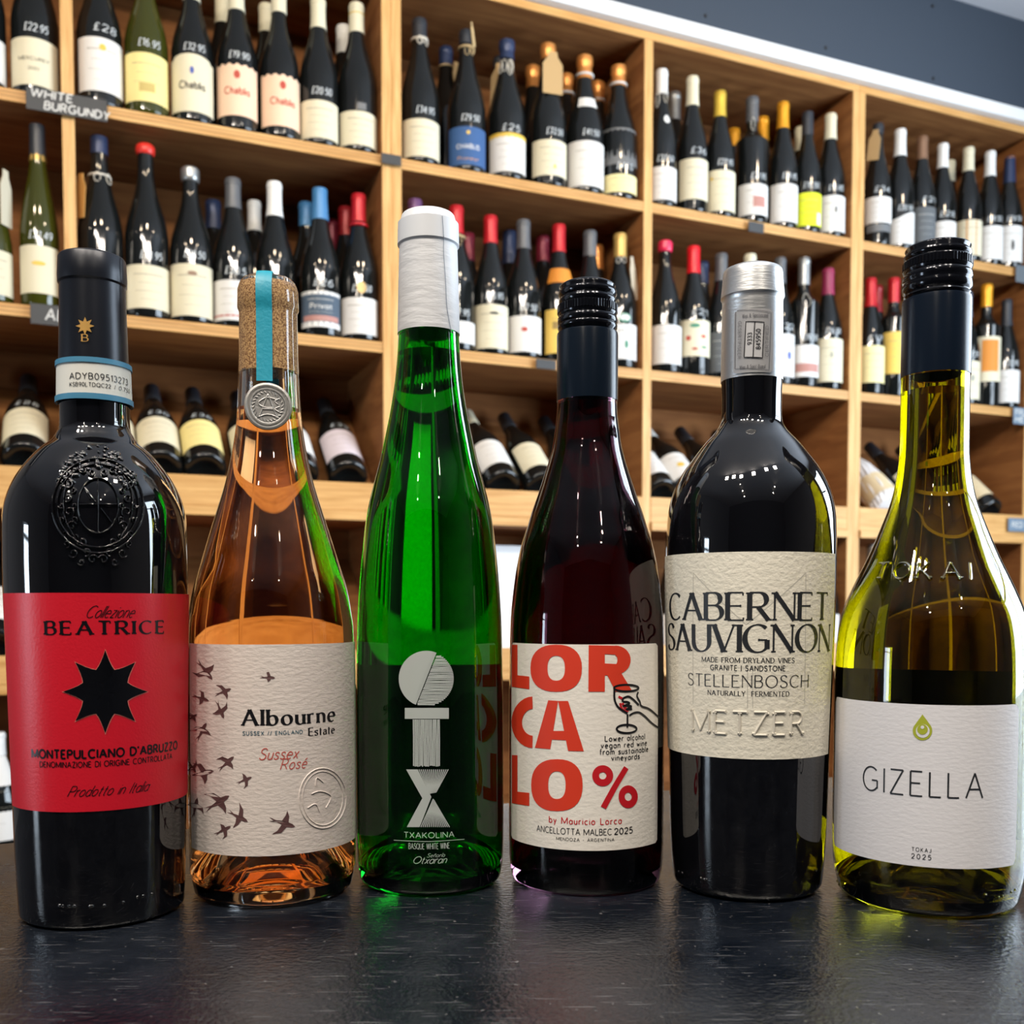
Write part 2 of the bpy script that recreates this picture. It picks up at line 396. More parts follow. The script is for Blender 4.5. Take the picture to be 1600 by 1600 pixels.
# ------------------------------------------------------------------ the six bottles on the counter
class Bottle:
    def __init__(s, name, uc, vb, rb, px, label, cat='wine bottle', group='tall wine bottles lined up on the dark counter'):
        d = ray(uc, vb); t = -H / d.z
        P = d * t; hd = Vector((d.x, d.y, 0)).normalized()
        s.ax = Vector((P.x, P.y, 0)) + hd * rb
        s.dist = s.ax.length; s.hd = s.ax.normalized(); s.lat = Vector((s.hd.y, -s.hd.x, 0))
        s.root = empty(name, (s.ax.x, s.ax.y, 0))
        tag(s.root, label, cat, group)
        s.px = px
        s.prof = [s.meas(v, l, r) for v, l, r in px]     # top to bottom
        s.face = math.atan2(-s.ax.x, s.ax.y)              # angle (from -Y towards +X) that faces the camera
    def meas(s, v, l, r):
        res = []
        for u in (l, r):
            d = ray(u, v); t = s.ax.dot(s.hd) / d.dot(s.hd)
            q = d * t; res.append((q.dot(s.lat), q.z + H))
        w_ = (res[1][0] - res[0][0]) / 2
        return (w_ / math.sqrt(1 + (w_ / s.dist) ** 2), (res[0][1] + res[1][1]) / 2)
    def z(s, v):
        d = ray((s.ax.x / s.ax.y) * F + 800, v); t = s.ax.dot(s.hd) / d.dot(s.hd); return d.z * t + H
    def M(s, u, v, off=0.0):
        """photo direction -> (angle, z) where it meets this bottle's surface"""
        d = ray(u, v); z = s.z(v); r = R_at(s.prof, z)
        for _ in range(8):
            r = R_at(s.prof, z) + off
            a = d.x * d.x + d.y * d.y; b = -2 * (d.x * s.ax.x + d.y * s.ax.y); c = s.ax.x ** 2 + s.ax.y ** 2 - r * r
            D = b * b - 4 * a * c
            t = (-b - math.sqrt(max(D, 0))) / (2 * a)
            z = d.z * t + H
        x = d.x * t - s.ax.x; y = d.y * t - s.ax.y
        return math.atan2(x, -y), z
    def P(s, a, z, off):
        r = R_at(s.prof, z) + off
        return (r * math.sin(a), -r * math.cos(a), z)
    def patch(s, name, uL, uR, vT, vB, m, off=0.00025, uc=None, corner=0.0, thick=0.0002, nA=40, nZ=14, lt=0, lb=0, lab=None, a_span=None):
        uc = uc or (uL + uR) / 2
        vm = (vT + vB) / 2
        if a_span: aL, aR = a_span
        else: aL = s.M(uL, vm)[0]; aR = s.M(uR, vm)[0]
        z1 = s.M(uc, vT)[1]; z0 = s.M(uc, vB)[1]
        Rm = R_at(s.prof, (z0 + z1) / 2)
        V = []; Fc = []
        W = (aR - aL) * Rm; Hh = z1 - z0
        for layer in (thick, 0):
            for j in range(nZ + 1):
                for i in range(nA + 1):
                    x = i / nA; y = j / nZ
                    # cosine spacing near ends for the rounded corners
                    X = x * W; Y = y * Hh
                    if corner > 0:
                        e = min(X, W - X)
                        if e < corner:
                            cut = corner - math.sqrt(max(0, corner ** 2 - (corner - e) ** 2))
                            Y = min(max(Y, cut), Hh - cut)
                    V.append(s.P(aL + X / Rm, z0 + Y + (lb if j == 0 else 0), off + layer))
        n1 = (nA + 1) * (nZ + 1)
        for j in range(nZ):
            for i in range(nA):
                a = j * (nA + 1) + i
                Fc.append((a, a + 1, a + nA + 2, a + nA + 1))
                Fc.append((n1 + a, n1 + a + nA + 1, n1 + a + nA + 2, n1 + a + 1))
        def rim(seq):
            for p, q in zip(seq[:-1], seq[1:]): Fc.append((p, n1 + p, n1 + q, q))
        rim(list(range(nA + 1))); rim([nZ * (nA + 1) + i for i in range(nA, -1, -1)])
        rim([j * (nA + 1) + nA for j in range(nZ + 1)]); rim([j * (nA + 1) for j in range(nZ, -1, -1)])
        o = mesh(name, (V, Fc), m, s.root, True, 40)
        if lab: o['label'] = lab
        return o
    def mapper(s, a0, z0, Rref):
        return lambda x, y, off: s.P(a0 + x / Rref, z0 + y, off)
    def text(s, parent, txt, u0, u1, vb, cap_px, m, thick=.12, thin=None, name='lettering', off=0.00058, cols=2, ridge=0.0, clip=None, **kw):
        um = (u0 + u1) / 2
        am, zb = s.M(um, vb)
        Rr = R_at(s.prof, zb)
        aL = s.M(u0, vb)[0]; aR = s.M(u1, vb)[0]
        near = s.dist - Rr
        cap = cap_px * near / F
        rl, W = glyph_rows(txt, (aR - aL) * Rr, cap, thick * cap, (thin * cap if thin else None), **kw)
        if clip is not None:
            ac = s.M(clip, vb)[0]; xc = (ac - aL) * Rr
            rl = [[r for r in rows if True] for rows in rl]
            base = s.mapper(aL, zb, Rr)
            mp = lambda x, y, o: base(max(x, xc), y, o)
        else:
            mp = s.mapper(aL, zb, Rr)
        return mesh(name, rows_to_mesh(rl, mp, off, cols, ridge), m, parent, True)
    def draw(s, parent, lines, width_px, m, name='drawing', off=0.00058, ridge=0.0, cols=2, smooth=True):
        """lines: lists of photo points, drawn as pen strokes on the surface"""
        k = (s.dist - R_at(s.prof, s.M(*lines[0][0])[1])) / F
        rl = []
        for L in lines:
            L2 = smooth_prof(L, 4) if (smooth and len(L) > 2) else L
            pts = []
            for u, v in L2:
                a, z = s.M(u, v); pts.append((a, z))
            Rr = R_at(s.prof, pts[0][1])
            rl.append(strip([(a * Rr, z) for a, z in pts], lambda x, y: width_px * k / 2, 0.0012))
            Rl = Rr
        a, z = s.M(*lines[0][0]); Rr = R_at(s.prof, z)
        out = []
        V = []; Fc = []
        for L, rows in zip(lines, rl):
            R1 = R_at(s.prof, s.M(*L[0])[1])
            v, f = rows_to_mesh([rows], lambda x, y, o: s.P(x / R1, y, o), off, cols, ridge)
            n = len(V); V += v; Fc += [tuple(i + n for i in q) for q in f]
        return mesh(name, (V, Fc), m, parent, True)
    def fan(s, parent, name, center, poly, m, off=0.0006, rings=5):
        pc = s.M(*center); V = [s.P(pc[0], pc[1], off)]; Fc = []; n = len(poly)
        for k in range(1, rings + 1):
            t = k / rings
            for u, v in poly:
                a, z = s.M(center[0] + (u - center[0]) * t, center[1] + (v - center[1]) * t)
                V.append(s.P(a, z, off))
        for i in range(n):
            j = (i + 1) % n
            Fc.append((0, 1 + i, 1 + j))
            for k in range(rings - 1):
                b = 1 + k * n
                Fc.append((b + i, b + n + i, b + n + j, b + j))
        return mesh(name, (V, Fc), m, parent, True)
    def band(s, parent, name, poly4, m, off=0.0006, nu=6, nv=4):
        """bilinear patch between four photo corners (tl, tr, br, bl)"""
        tl, tr, br, bl = poly4; V = []; Fc = []
        for j in range(nv + 1):
            for i in range(nu + 1):
                x = i / nu; y = j / nv
                u = (tl[0] * (1 - x) + tr[0] * x) * (1 - y) + (bl[0] * (1 - x) + br[0] * x) * y
                v = (tl[1] * (1 - x) + tr[1] * x) * (1 - y) + (bl[1] * (1 - x) + br[1] * x) * y
                a, z = s.M(u, v); V.append(s.P(a, z, off))
        for j in range(nv):
            for i in range(nu):
                a = j * (nu + 1) + i; Fc.append((a, a + nu + 1, a + nu + 2, a + 1))
        return mesh(name, (V, Fc), m, parent, True)
    def poly(s, pts, off):
        V = []
        for u, v in pts:
            a, z = s.M(u, v); V.append(Vector(s.P(a, z, off)))
        T = tessellate_polygon([[Vector((u, -v, 0)) for u, v in pts]])
        return V, [tuple(t) for t in T]

def solid_below(prof_tb, punt=0.02, foot=0.84):
    """outer profile given top->bottom; returns bottom->top profile with rounded heel and punt"""
    P = prof_tb[::-1]
    r0 = P[0][0]
    z0 = P[0][1]
    heel = []
    rf = r0 * foot
    for k in range(6):
        a = math.pi / 2 * k / 5
        heel.append((rf + (r0 - rf) * math.sin(a), z0 * (1 - math.cos(a))))
    base = [(0, punt), (rf * 0.35, punt * 0.93), (rf * 0.7, punt * 0.5), (rf * 0.93, 0.002)]
    return base + heel, P[1:]

def shell(s, v_top_px, m_glass, m_wine, fill_z, t=0.003, punt=0.02, neck_t=0.0035):
    base, rest = solid_below(s.prof_glass, punt)
    outer = base + rest
    zt = outer[-1][1]
    inner = []
    # inner wall, from the punt up
    rr0 = base[-1][0] - t
    inner += [(0, punt + 0.006), (rr0 * 0.35, punt * 0.93 + 0.006), (rr0 * 0.68, punt * 0.5 + 0.006), (rr0 * 0.88, 0.0075), (rr0 * 0.97, 0.011)]
    zprev = 0.011
    for r, z in rest:
        if z > 0.016: inner.append((max(r - t, 0.0088), z))
    V, Fc = lathe(outer + inner[::-1], 96)
    g = mesh('bottle_glass', (V, Fc), m_glass, s.root, True, 50)
    wi = [(max(r - 0.0, 0) + (0.00015 if r > 0 else 0), z - (0.0001 if z < 0.012 else 0)) for r, z in inner if z < fill_z]
    rtop = R_at(inner[5:], fill_z) + 0.00015
    wi += [(rtop, fill_z), (0, fill_z)]
    wn = mesh('wine', lathe(wi, 96), m_wine, s.root, True, 50)
    return g, wn, inner

# ----- 1: black bottle with the red star label
px1 = [(404, 92, 193), (407, 91, 196), (436, 91.5, 199.5), (446, 92.5, 199.5), (449, 95.5, 197), (560, 93.5, 201.5), (630, 93.5, 205), (668, 94, 205.5),
       (680, 88, 210), (692, 79, 217), (708, 61, 239), (735, 35, 261), (760, 19, 277), (785, 9.5, 288), (812, 5.5, 294.5), (860, 5, 296), (930, 8, 297.5),
       (1265, 24, 296), (1340, 27, 294.5), (1410, 32, 292.5)]
b = Bottle('wine_bottle', 163, 1452, 0.034, px1, 'black glass wine bottle with red label and black eight-pointed star, far left on counter')
B1 = b
body_tb = [b.meas(*p) for p in px1[6:]]
body_tb = smooth_prof(body_tb, 3)
b.prof = [b.meas(*p) for p in px1[:6]] + body_tb
base, rest = solid_below(body_tb, 0.02, 0.86)
mesh('bottle_glass', lathe([p for p in base + rest] + [(0.0, rest[-1][1])], 112), BLACKG, b.root, True, 50)
cap_t = [b.meas(*p) for p in px1[:7]]
for i in range(len(cap_t)): cap_t[i] = (cap_t[i][0] + 0.0003, cap_t[i][1])
c = cap_t[0]
capP = [(0, c[1] + 0.0006), (c[0] * 0.9, c[1] + 0.0006), (c[0] * 0.97, c[1] + 0.0002)] + cap_t
CAPBLK = mat('black_foil', (0.008, 0.010, 0.016), 0.32, 0.3, bump=(60, 0.12, (1, 1, 1)))
cp = mesh('capsule', lathe(capP, 80), CAPBLK, b.root, True, 35)
b.draw(cp, [[(187, 402), (188, 440), (187.5, 455), (188, 520)]], 1.4, BLACK_PRINT, 'foil_seam', 0.0006)
GOLD = mat('gold_print', (0.62, 0.36, 0.10), 0.35, 0.5)
def star(cx, cy_, ro, ri, n=8, rot=0, sy=1.0, curve=0.0):
    pts = []
    for k in range(n):
        a0 = 2 * math.pi * k / n + rot
        a1 = a0 + math.pi / n
        a2 = a0 + 2 * math.pi / n
        p0 = (ro * math.sin(a0), -ro * math.cos(a0)); p1 = (ri * math.sin(a1), -ri * math.cos(a1)); p2 = (ro * math.sin(a2), -ro * math.cos(a2))
        for (A, B) in ((p0, p1), (p1, p2)):
            for t in (0, .25, .5, .75):
                x = A[0] + (B[0] - A[0]) * t; y = A[1] + (B[1] - A[1]) * t
                q = 4 * t * (1 - t) * curve
                L = math.hypot(x, y) or 1
                x -= x / L * q; y -= y / L * q
                pts.append((cx + x, cy_ + y * sy))
    return pts
b.fan(cp, 'gold_star', (133.5, 510), star(133.5, 510, 14, 7.2), GOLD, 0.0008, 3)
b.text(cp, 'B', 129, 138, 534, 10, GOLD, .2, .08, serif=.08, off=0.0008, name='gold_letter')
TAXB = mat('tax_strip_blue', (0.045, 0.20, 0.33), 0.5)
TAXW = mat('tax_strip_white', (0.62, 0.62, 0.57), 0.6)
af = b.face
bb = b.patch('tax_strip', 0, 0, 563, 623, TAXW, 0.0009, uc=148, a_span=(af - 1.9, af + 1.9), nZ=4)
b.patch('tax_strip_border', 0, 0, 559, 567, TAXB, 0.0014, uc=148, a_span=(af - 1.9, af + 1.9), nZ=2).parent = bb
b.patch('tax_strip_border', 0, 0, 615, 624, TAXB, 0.0014, uc=148, a_span=(af - 1.9, af + 1.9), nZ=2).parent = bb
b.text(bb, 'ADYB09513273', 112, 195, 594, 8.5, BLACK_PRINT, .12, off=0.0013)
b.text(bb, 'KSB90LTDQC22', 112, 171, 604.5, 5.5, BLACK_PRINT, .13, off=0.0013)
b.text(bb, 'l 0.750', 177, 198, 611, 5.5, BLACK_PRINT, .13, off=0.0013, slant=.2)
REDL = mat('red_label', (0.58, 0.008, 0.022), 0.38, bump=(900, 0.10, (1, 1, 1)))
lb = b.patch('front_label', 13.5, 294.5, 926.5, 1267, REDL, uc=158)
BP = mat('glossy_black_print', (0.004, 0.004, 0.006), 0.3)
PINK = mat('pale_cut_edge', (0.72, 0.22, 0.17), 0.5)
b.text(lb, 'BEATRICE', 73, 254, 991, 19, BP, .26, .09, serif=.09, gap=.32)
b.text(lb, 'Collezione', 133, 206, 965, 17, BP, .07, slant=.55, gap=.10, name='script_lettering')
b.fan(lb, 'star_edge', (164.5, 1081), star(164.5, 1081, 67, 38.2, 8, 0, 1.0, 2.5), PINK, 0.00055, 6)
b.fan(lb, 'star_cut_out', (164.3, 1080.5), star(164.3, 1080.5, 65, 36.8, 8, 0, 1.0, 2.5), BLACKG, 0.00072, 6)
b.text(lb, "MONTEPULCIANO D'ABRUZZO", 52, 275, 1183, 12, BP, .22, gap=.22, space=.35)
b.text(lb, 'DENOMINAZIONE DI ORIGINE CONTROLLATA', 64, 267, 1197, 8, BP, .15, gap=.2, space=.35)
b.text(lb, 'Prodotto in Italia', 106, 229, 1242, 15, BP, .075, slant=.55, gap=.10, space=.3, name='script_lettering')
# moulded crest on the shoulder
def ell(cx, cy_, rx, ry, a0=0, a1=360, n=36):
    return [(cx + rx * math.cos(math.radians(a0 + (a1 - a0) * k / n)), cy_ - ry * math.sin(math.radians(a0 + (a1 - a0) * k / n))) for k in range(n + 1)]
cx0, cy0 = 153, 790
b.draw(b.root, [ell(cx0, cy0, 70, 74)], 4.5, BLACKG, 'crest_ring', -0.0004, 0.0018, 4, False)
b.draw(b.root, [ell(cx0, cy0, 62, 65)], 3.0, BLACKG, 'crest_ring', -0.0003, 0.0018, 4, False)
b.draw(b.root, [ell(cx0, cy0, 31, 43)], 3.5, BLACKG, 'crest_shield', -0.0003, 0.0018, 4, False)
b.draw(b.root, [[(cx0, 750), (cx0, 832)], [(cx0 - 29, 788), (cx0 + 29, 788)], [(cx0 - 22, 760), (cx0 - 4, 784)], [(cx0 + 4, 794), (cx0 + 22, 818)],
                [(cx0 - 20, 765), (cx0 - 12, 780)]], 2.6, BLACKG, 'crest_cross', -0.0002, 0.0014, 4, False)
rnd = random.Random(4)
scr = []
for sx in (-1, 1):
    for (ox, oy, rr, a0) in ((45, 755, 9, 0), (46, 778, 7, 60), (44, 800, 9, 120), (40, 822, 8, 200), (24, 846, 8, 20), (52, 740, 6, 90), (34, 838, 5, 10), (18, 862, 7, 80), (38, 864, 8, 30), (8, 874, 8, 200), (56, 790, 5, 10), (56, 812, 5, 70), (50, 835, 6, 140), (38, 766, 5, 30), (37, 790, 5, 60), (36, 812, 5, 150), (22, 734, 7, 300), (10, 738, 6, 40), (26, 878, 6, 20), (48, 850, 6, 90)):
        scr.append([(cx0 + sx * (ox + rr * (1 - k / 14) * math.cos(math.radians(a0 + k * 34))), oy + rr * (1 - k / 14) * math.sin(math.radians(a0 + k * 34))) for k in range(12)])
    scr.append([(cx0 + sx * 38, 742), (cx0 + sx * 52, 770), (cx0 + sx * 50, 810), (cx0 + sx * 34, 842)])
b.draw(b.root, scr, 2.8, BLACKG, 'crest_scrolls', -0.0002, 0.0015, 4)
V = []; Fc = []
for i in range(150):
    a = math.radians(rnd.uniform(18, 162)); rr = rnd.uniform(.62, 1.10)
    u = cx0 - 2 + 62 * math.cos(a) * (rr ** .6); v = 782 - 78 * math.sin(a) * rr
    if v > 770: continue
    an, z = b.M(u, v)
    sz = rnd.uniform(.0007, .0015)
    n0 = len(V)
    c0 = Vector(b.P(an, z, 0.0)); nrm = Vector((math.sin(an), -math.cos(an), 0.35)).normalized()
    t1 = Vector((math.cos(an), math.sin(an), 0)); t2 = nrm.cross(t1)
    for (hh, ss, nn) in ((0, 1.0, 7), (sz * .5, .8, 7)):
        for k in range(nn):
            q = 2 * math.pi * k / nn
            V.append(c0 + t1 * math.cos(q) * sz * ss + t2 * math.sin(q) * sz * ss + nrm * hh)
    V.append(c0 + nrm * sz * .85)
    for k in range(7):
        kk = (k + 1) % 7
        Fc.append((n0 + k, n0 + kk, n0 + 7 + kk, n0 + 7 + k)); Fc.append((n0 + 7 + k, n0 + 7 + kk, n0 + 14))
crown = mesh('crest_crown', (V, Fc), BLACKG, b.root, True); crown['kind'] = 'stuff'

def base_dots(b, us, vs, m, sz=0.0009):
    V = []; Fc = []
    for u, v in zip(us, vs):
        an, z = b.M(u, v); c0 = Vector(b.P(an, z, -0.0002)); nrm = Vector((math.sin(an), -math.cos(an), 0))
        t1 = Vector((math.cos(an), math.sin(an), 0)); t2 = Vector((0, 0, 1)); n0 = len(V)
        for (hh, ss) in ((0, 1.0), (sz * .6, .75)):
            for k in range(8):
                q = 2 * math.pi * k / 8
                V.append(c0 + t1 * math.cos(q) * sz * ss + t2 * math.sin(q) * sz * ss + nrm * hh)
        V.append(c0 + nrm * sz * .9)
        for k in range(8):
            kk = (k + 1) % 8
            Fc.append((n0 + k, n0 + kk, n0 + 8 + kk, n0 + 8 + k)); Fc.append((n0 + 8 + k, n0 + 8 + kk, n0 + 16))
    o = mesh('moulded_dots', (V, Fc), m, b.root, True); o['kind'] = 'stuff'
base_dots(b, [93, 98, 108, 116, 141, 144, 163, 193, 215, 224, 238], [1415, 1416, 1416, 1416, 1416, 1416, 1415, 1410, 1402, 1400, 1397], BLACKG)

# ----- 2: clear bottle of rose
px2 = [(439, 379, 458), (444, 375.5, 463), (456, 372, 467), (484, 372, 467.5), (490, 374.6, 465), (560, 373.7, 466), (600, 372, 468), (650, 369, 470), (680, 366, 474),
       (720, 361, 483), (760, 351, 492), (800, 339.5, 505.5), (840, 328, 519.5), (880, 315.6, 532), (920, 304.5, 545), (960, 298.5, 553), (1000, 296, 557), (1150, 296, 558.5),
       (1330, 297, 557.5), (1355, 299, 556), (1378, 303, 551)]
b = Bottle('wine_bottle', 429, 1415, 0.031, px2, 'clear glass bottle of orange-pink wine with swallows on its label, blue ribbon over cork')
B2 = b
pg = [b.meas(*p) for p in px2]
b.prof_glass = pg[:5] + smooth_prof(pg[5:], 3)
b.prof = b.prof_glass
CLEAR = mat('clear_glass', (0.97, 0.975, 0.97), 0.0, trans=1.0, ior=1.5)
ROSE = mat('rose_wine', (0.98, 0.50, 0.20), 0.0, trans=1.0, ior=1.34)
g_, w_, inn = shell(b, None, CLEAR, ROSE, b.z(640), 0.0032, 0.028)
CORK = bpy.data.materials.new('cork'); CORK.use_nodes = True
nt = CORK.node_tree; p = nt.nodes['Principled BSDF']; p.inputs['Roughness'].default_value = .8
p.inputs['Coat Weight'].default_value = 1.0; p.inputs['Coat Roughness'].default_value = 0.02
tc = nt.nodes.new('ShaderNodeTexCoord'); nz = nt.nodes.new('ShaderNodeTexNoise'); nz.inputs['Scale'].default_value = 1300; nz.inputs['Detail'].default_value = 3
cr = nt.nodes.new('ShaderNodeValToRGB'); cr.color_ramp.elements[0].position = .38; cr.color_ramp.elements[0].color = (.15, .06, .018, 1)
cr.color_ramp.elements[1].position = .62; cr.color_ramp.elements[1].color = (.52, .32, .13, 1)
nt.links.new(tc.outputs['Object'], nz.inputs['Vector']); nt.links.new(nz.outputs['Fac'], cr.inputs[0]); nt.links.new(cr.outputs[0], p.inputs['Base Color'])
zc0, zc1 = b.z(584), b.z(440)
ri = max(R_at(b.prof, b.z(520)) - 0.0016, 0.009)
# cork fills the bore
cz = [b.z(v) for v in (584, 560, 520, 495, 490, 484, 470, 456, 448)]
ck = mesh('cork', lathe([(0, cz[0])] + [(R_at(b.prof, z) + .00012, z) for z in cz] + [(R_at(b.prof, cz[-1]) * .8, cz[-1]), (0, cz[-1])], 80), CORK, b.root, True, 40)
# ribbon over the top and down the front
RIB = mat('teal_ribbon', (0.012, 0.30, 0.42), 0.45, bump=(500, 0.2, (1, 1, 1)))
zt = b.prof_glass[0][1]
aw = [b.M(400.5, 500)[0], b.M(425.5, 500)[0]]
Rn = R_at(b.prof, b.z(500)); wr = (aw[1] - aw[0]) * Rn / 2; am = sum(aw) / 2
path = []
for zz in (b.z(606), b.z(580), b.z(540), b.z(500), b.z(491), b.z(484), b.z(456), b.z(440)):
    path.append((R_at(b.prof, zz) + 0.0006, zz))
path += [(R_at(b.prof, zt) * .93, zt + 0.0010), (R_at(b.prof, zt) * .6, zt + 0.0014), (0, zt + 0.0015), (-R_at(b.prof, zt) * .6, zt + 0.0014), (-R_at(b.prof, zt) * .95, zt + 0.0008)]
for zz in (b.z(456), b.z(484), b.z(540), b.z(600)): path.append((-R_at(b.prof, zz) - 0.0006, zz))
dv = Vector((math.sin(am), -math.cos(am), 0)); sv = Vector((math.cos(am), math.sin(am), 0))
V = []; Fc = []
for th in (0, 0.0003):
    for (r, z) in path:
        for k in range(7):
            s_ = (-1 + k / 3) * wr
            rr = math.copysign(math.sqrt(max(r * r - s_ * s_, 1e-8)), r) if abs(r) > wr * 1.1 else r
            V.append(dv * (rr + (th if r > 0 else -th)) + sv * s_ + Vector((0, 0, z + (th if abs(r) < 0.012 else 0))))
n = len(path); n7 = n * 7
for i in range(n - 1):
    for k in range(6):
        a = i * 7 + k
        Fc.append((a, a + 7, a + 8, a + 1)); Fc.append((n7 + a, n7 + a + 1, n7 + a + 8, n7 + a + 7))
    Fc.append((i * 7, n7 + i * 7, n7 + i * 7 + 7, i * 7 + 7)); Fc.append((i * 7 + 6, i * 7 + 13, n7 + i * 7 + 13, n7 + i * 7 + 6))
mesh('ribbon', (V, Fc), RIB, b.root, True, 40)
# pewter wax-style seal
PEW = mat('pewter', (0.52, 0.51, 0.49), 0.42, 0.85, bump=(900, 0.15, (1, 1, 1)))
an, zs = b.M(419, 636)
kpx = (b.dist - 0.018) / F
rs = 35.5 * kpx
seal = empty('seal', b.P(an, zs, 0.0008), (math.radians(90) - 0.05, 0, an))
seal.parent = b.root
sp = [(0, .0007), (rs * .68, .0007), (rs * .72, .0011), (rs * .77, .0011), (rs * .80, .0006), (rs * .84, .0006), (rs * .90, .0014), (rs * .98, .0012), (rs, 0.0004), (rs * .98, -0.0004), (0, -0.0004)]
sd = mesh('seal_disc', lathe([(r, z) for r, z in sp[::-1]], 64, mod=lambda k, i: 1 + .012 * math.sin(i * .3 + 1)), PEW, b.root, True, 30)
sd.matrix_local = Matrix.Translation(b.P(an, zs, 0.0012)) @ Matrix.Rotation(an, 4, 'Z') @ Matrix.Rotation(math.radians(90), 4, 'X')
bpy.data.objects.remove(seal)
rl = []
def sline(pts, wpx, sm=True):
    q = [(x * kpx, y * kpx) for x, y in pts]
    if sm and len(q) > 2: q = smooth_prof(q, 4)
    rl.append(strip(q, lambda a, c_: wpx * kpx / 2, .0008))
sline([(-12, -14), (0, 18), (12, -14)], 3, False); sline([(-8, -4), (8, -4)], 2.4)
sline([(14, 10), (-2, 13), (-14, 4), (-4, -2), (8, -2)], 2.4); sline([(-14, -16), (0, -12), (15, -16)], 2.4); sline([(15, 3), (10, 8), (17, 12)], 2.2); sline([(16, -8), (10, -4), (17, 0)], 2.2)
for k in range(26):
    a = 2 * math.pi * k / 26
    sline([(20 * math.cos(a), 20 * math.sin(a)), (23 * math.cos(a + .12), 23 * math.sin(a + .12))], 2.0, False)
mono = mesh('seal_monogram', rows_to_mesh(rl, lambda x, y, o: (x, y, .0006 + o), 0, 3, .0006), PEW, sd, True)
LBL2 = mat('cream_textured_label', (0.68, 0.61, 0.56), 0.62, bump=(300, 0.30, (1, 1, 2.2)))
lb = b.patch('front_label', 298.5, 556.5, 1007, 1337, LBL2, uc=428, nA=48)
BROWNP = mat('sepia_print', (0.10, 0.045, 0.045), 0.6)
REDP = mat('soft_red_print', (0.50, 0.08, 0.06), 0.6)
TEALP = mat('teal_print', (0.05, 0.12, 0.16), 0.6)
b.text(lb, 'Albourne', 380, 521, 1132, 24, BLACK_PRINT, .23, .07, serif=.06, gap=.24)
b.text(lb, 'Estαte', 482, 521, 1147.5, 12, BLACK_PRINT, .22, .08, serif=.05, gap=.20)
b.text(lb, 'SUSSEX // ENGLAND', 380, 472, 1148, 5.5, TEALP, .18, gap=.3)
b.text(lb, 'Sussex', 405, 464, 1186, 17, REDP, .09, slant=.3, gap=.14, name='script_lettering')
b.text(lb, 'Rosé', 438, 477, 1201, 16, REDP, .09, slant=.3, gap=.14, name='script_lettering')
def bird(cx, cy_, sz, rot, spread=1.0, flip=1):
    P = [(-1.0, .15), (-.55, .06), (-.2, .12), (-.35, .55), (-.62, .95 * spread), (-.1, .62), (.12, .2), (.42, .15), (.6, .05), (.42, -.06), (.15, -.1),
         (.1, -.5 * spread), (-.1, -.85 * spread), (-.12, -.45), (-.25, -.1), (-.6, -.04), (-1.05, -.12), (-.7, .03)]
    c_, s_ = math.cos(math.radians(rot)), math.sin(math.radians(rot)); out = []
    for x, y in P:
        y *= flip
        out.append((cx + sz * (x * c_ - y * s_), cy_ - sz * (x * s_ + y * c_)))
    return out
for (x, y, sz, ro, sp_, fl) in ((421, 1059, 15, -5, .5, 1), (353, 1080, 17, 20, .9, 1), (346, 1112, 19, -70, .8, 1), (318, 1092, 17, -20, .7, 1), (325, 1050, 24, -50, .8, -1), (319, 1140, 20, 60, .9, 1),
                             (358, 1190, 20, 40, .8, 1), (385, 1217, 16, 25, .8, -1), (321, 1208, 25, 10, .8, 1), (346, 1252, 27, 30, .9, 1), (376, 1278, 22, -30, 1, 1), (352, 1295, 18, 30, .7, -1),
                             (446, 1286, 26, -15, .9, -1), (307, 1258, 20, 80, .8, -1), (303, 1200, 14, -60, .8, 1), (304, 1120, 12, 30, .8, 1)):
    v_, f_ = b.poly(bird(x, y, sz, ro, sp_, fl), 0.0006)
    mesh('printed_bird', (v_, f_), BROWNP, lb)
b.draw(lb, [ell(503, 1247, 36, 47)], 2.4, LBL2, 'embossed_ring', 0.0004, 0.0005, 4, False)
b.draw(lb, [ell(503, 1247, 31, 42)], 1.6, LBL2, 'embossed_ring', 0.0004, 0.0004, 4, False)
b.draw(lb, [[(486, 1240), (500, 1236), (516, 1244), (508, 1262)], [(480, 1262), (492, 1256), (498, 1268)], [(492, 1228), (494, 1215), (504, 1222)]], 1.8, LBL2, 'embossed_bird', 0.0004, 0.0005, 4)
b.patch('back_label', 0, 0, 1020, 1325, mat('back_label_brown', (0.36, 0.22, 0.13), .7), uc=428, a_span=(b.face + math.pi - 0.85, b.face + math.pi + 0.85))

# ----- 3: tall green bottle
px3 = [(339, 619.5, 700), (349.5, 618, 704), (351, 614.5, 707), (384.5, 614, 708), (387, 617, 705.5), (450, 616, 708), (523, 615.5, 710.5), (560, 615, 714), (600, 611.5, 718), (640, 606.5, 725.5), (680, 600, 735),
       (720, 592, 744.5), (760, 582, 756), (800, 573, 766), (850, 566, 773), (900, 561.6, 778.5), (950, 559, 782.5), (1000, 558, 785.5), (1100, 558, 788), (1250, 559, 789), (1335, 561, 788.5), (1362, 564.5, 784.5)]
b = Bottle('wine_bottle', 673, 1397, 0.0285, px3, 'tall slender green glass bottle with white capsule and grey circle and cross print')
B3 = b
pg = [b.meas(*p) for p in px3]
b.prof = pg[:7] + smooth_prof(pg[6:], 3)
b.prof_glass = smooth_prof(pg[6:], 3)
GREEN = mat('green_glass', (0.002, 0.50, 0.014), 0.0, trans=1.0, ior=1.5)
GWINE = mat('white_wine', (0.75, 0.98, 0.35), 0.0, trans=1.0, ior=1.34)
shell(b, None, GREEN, GWINE, b.z(553), 0.003, 0.022)
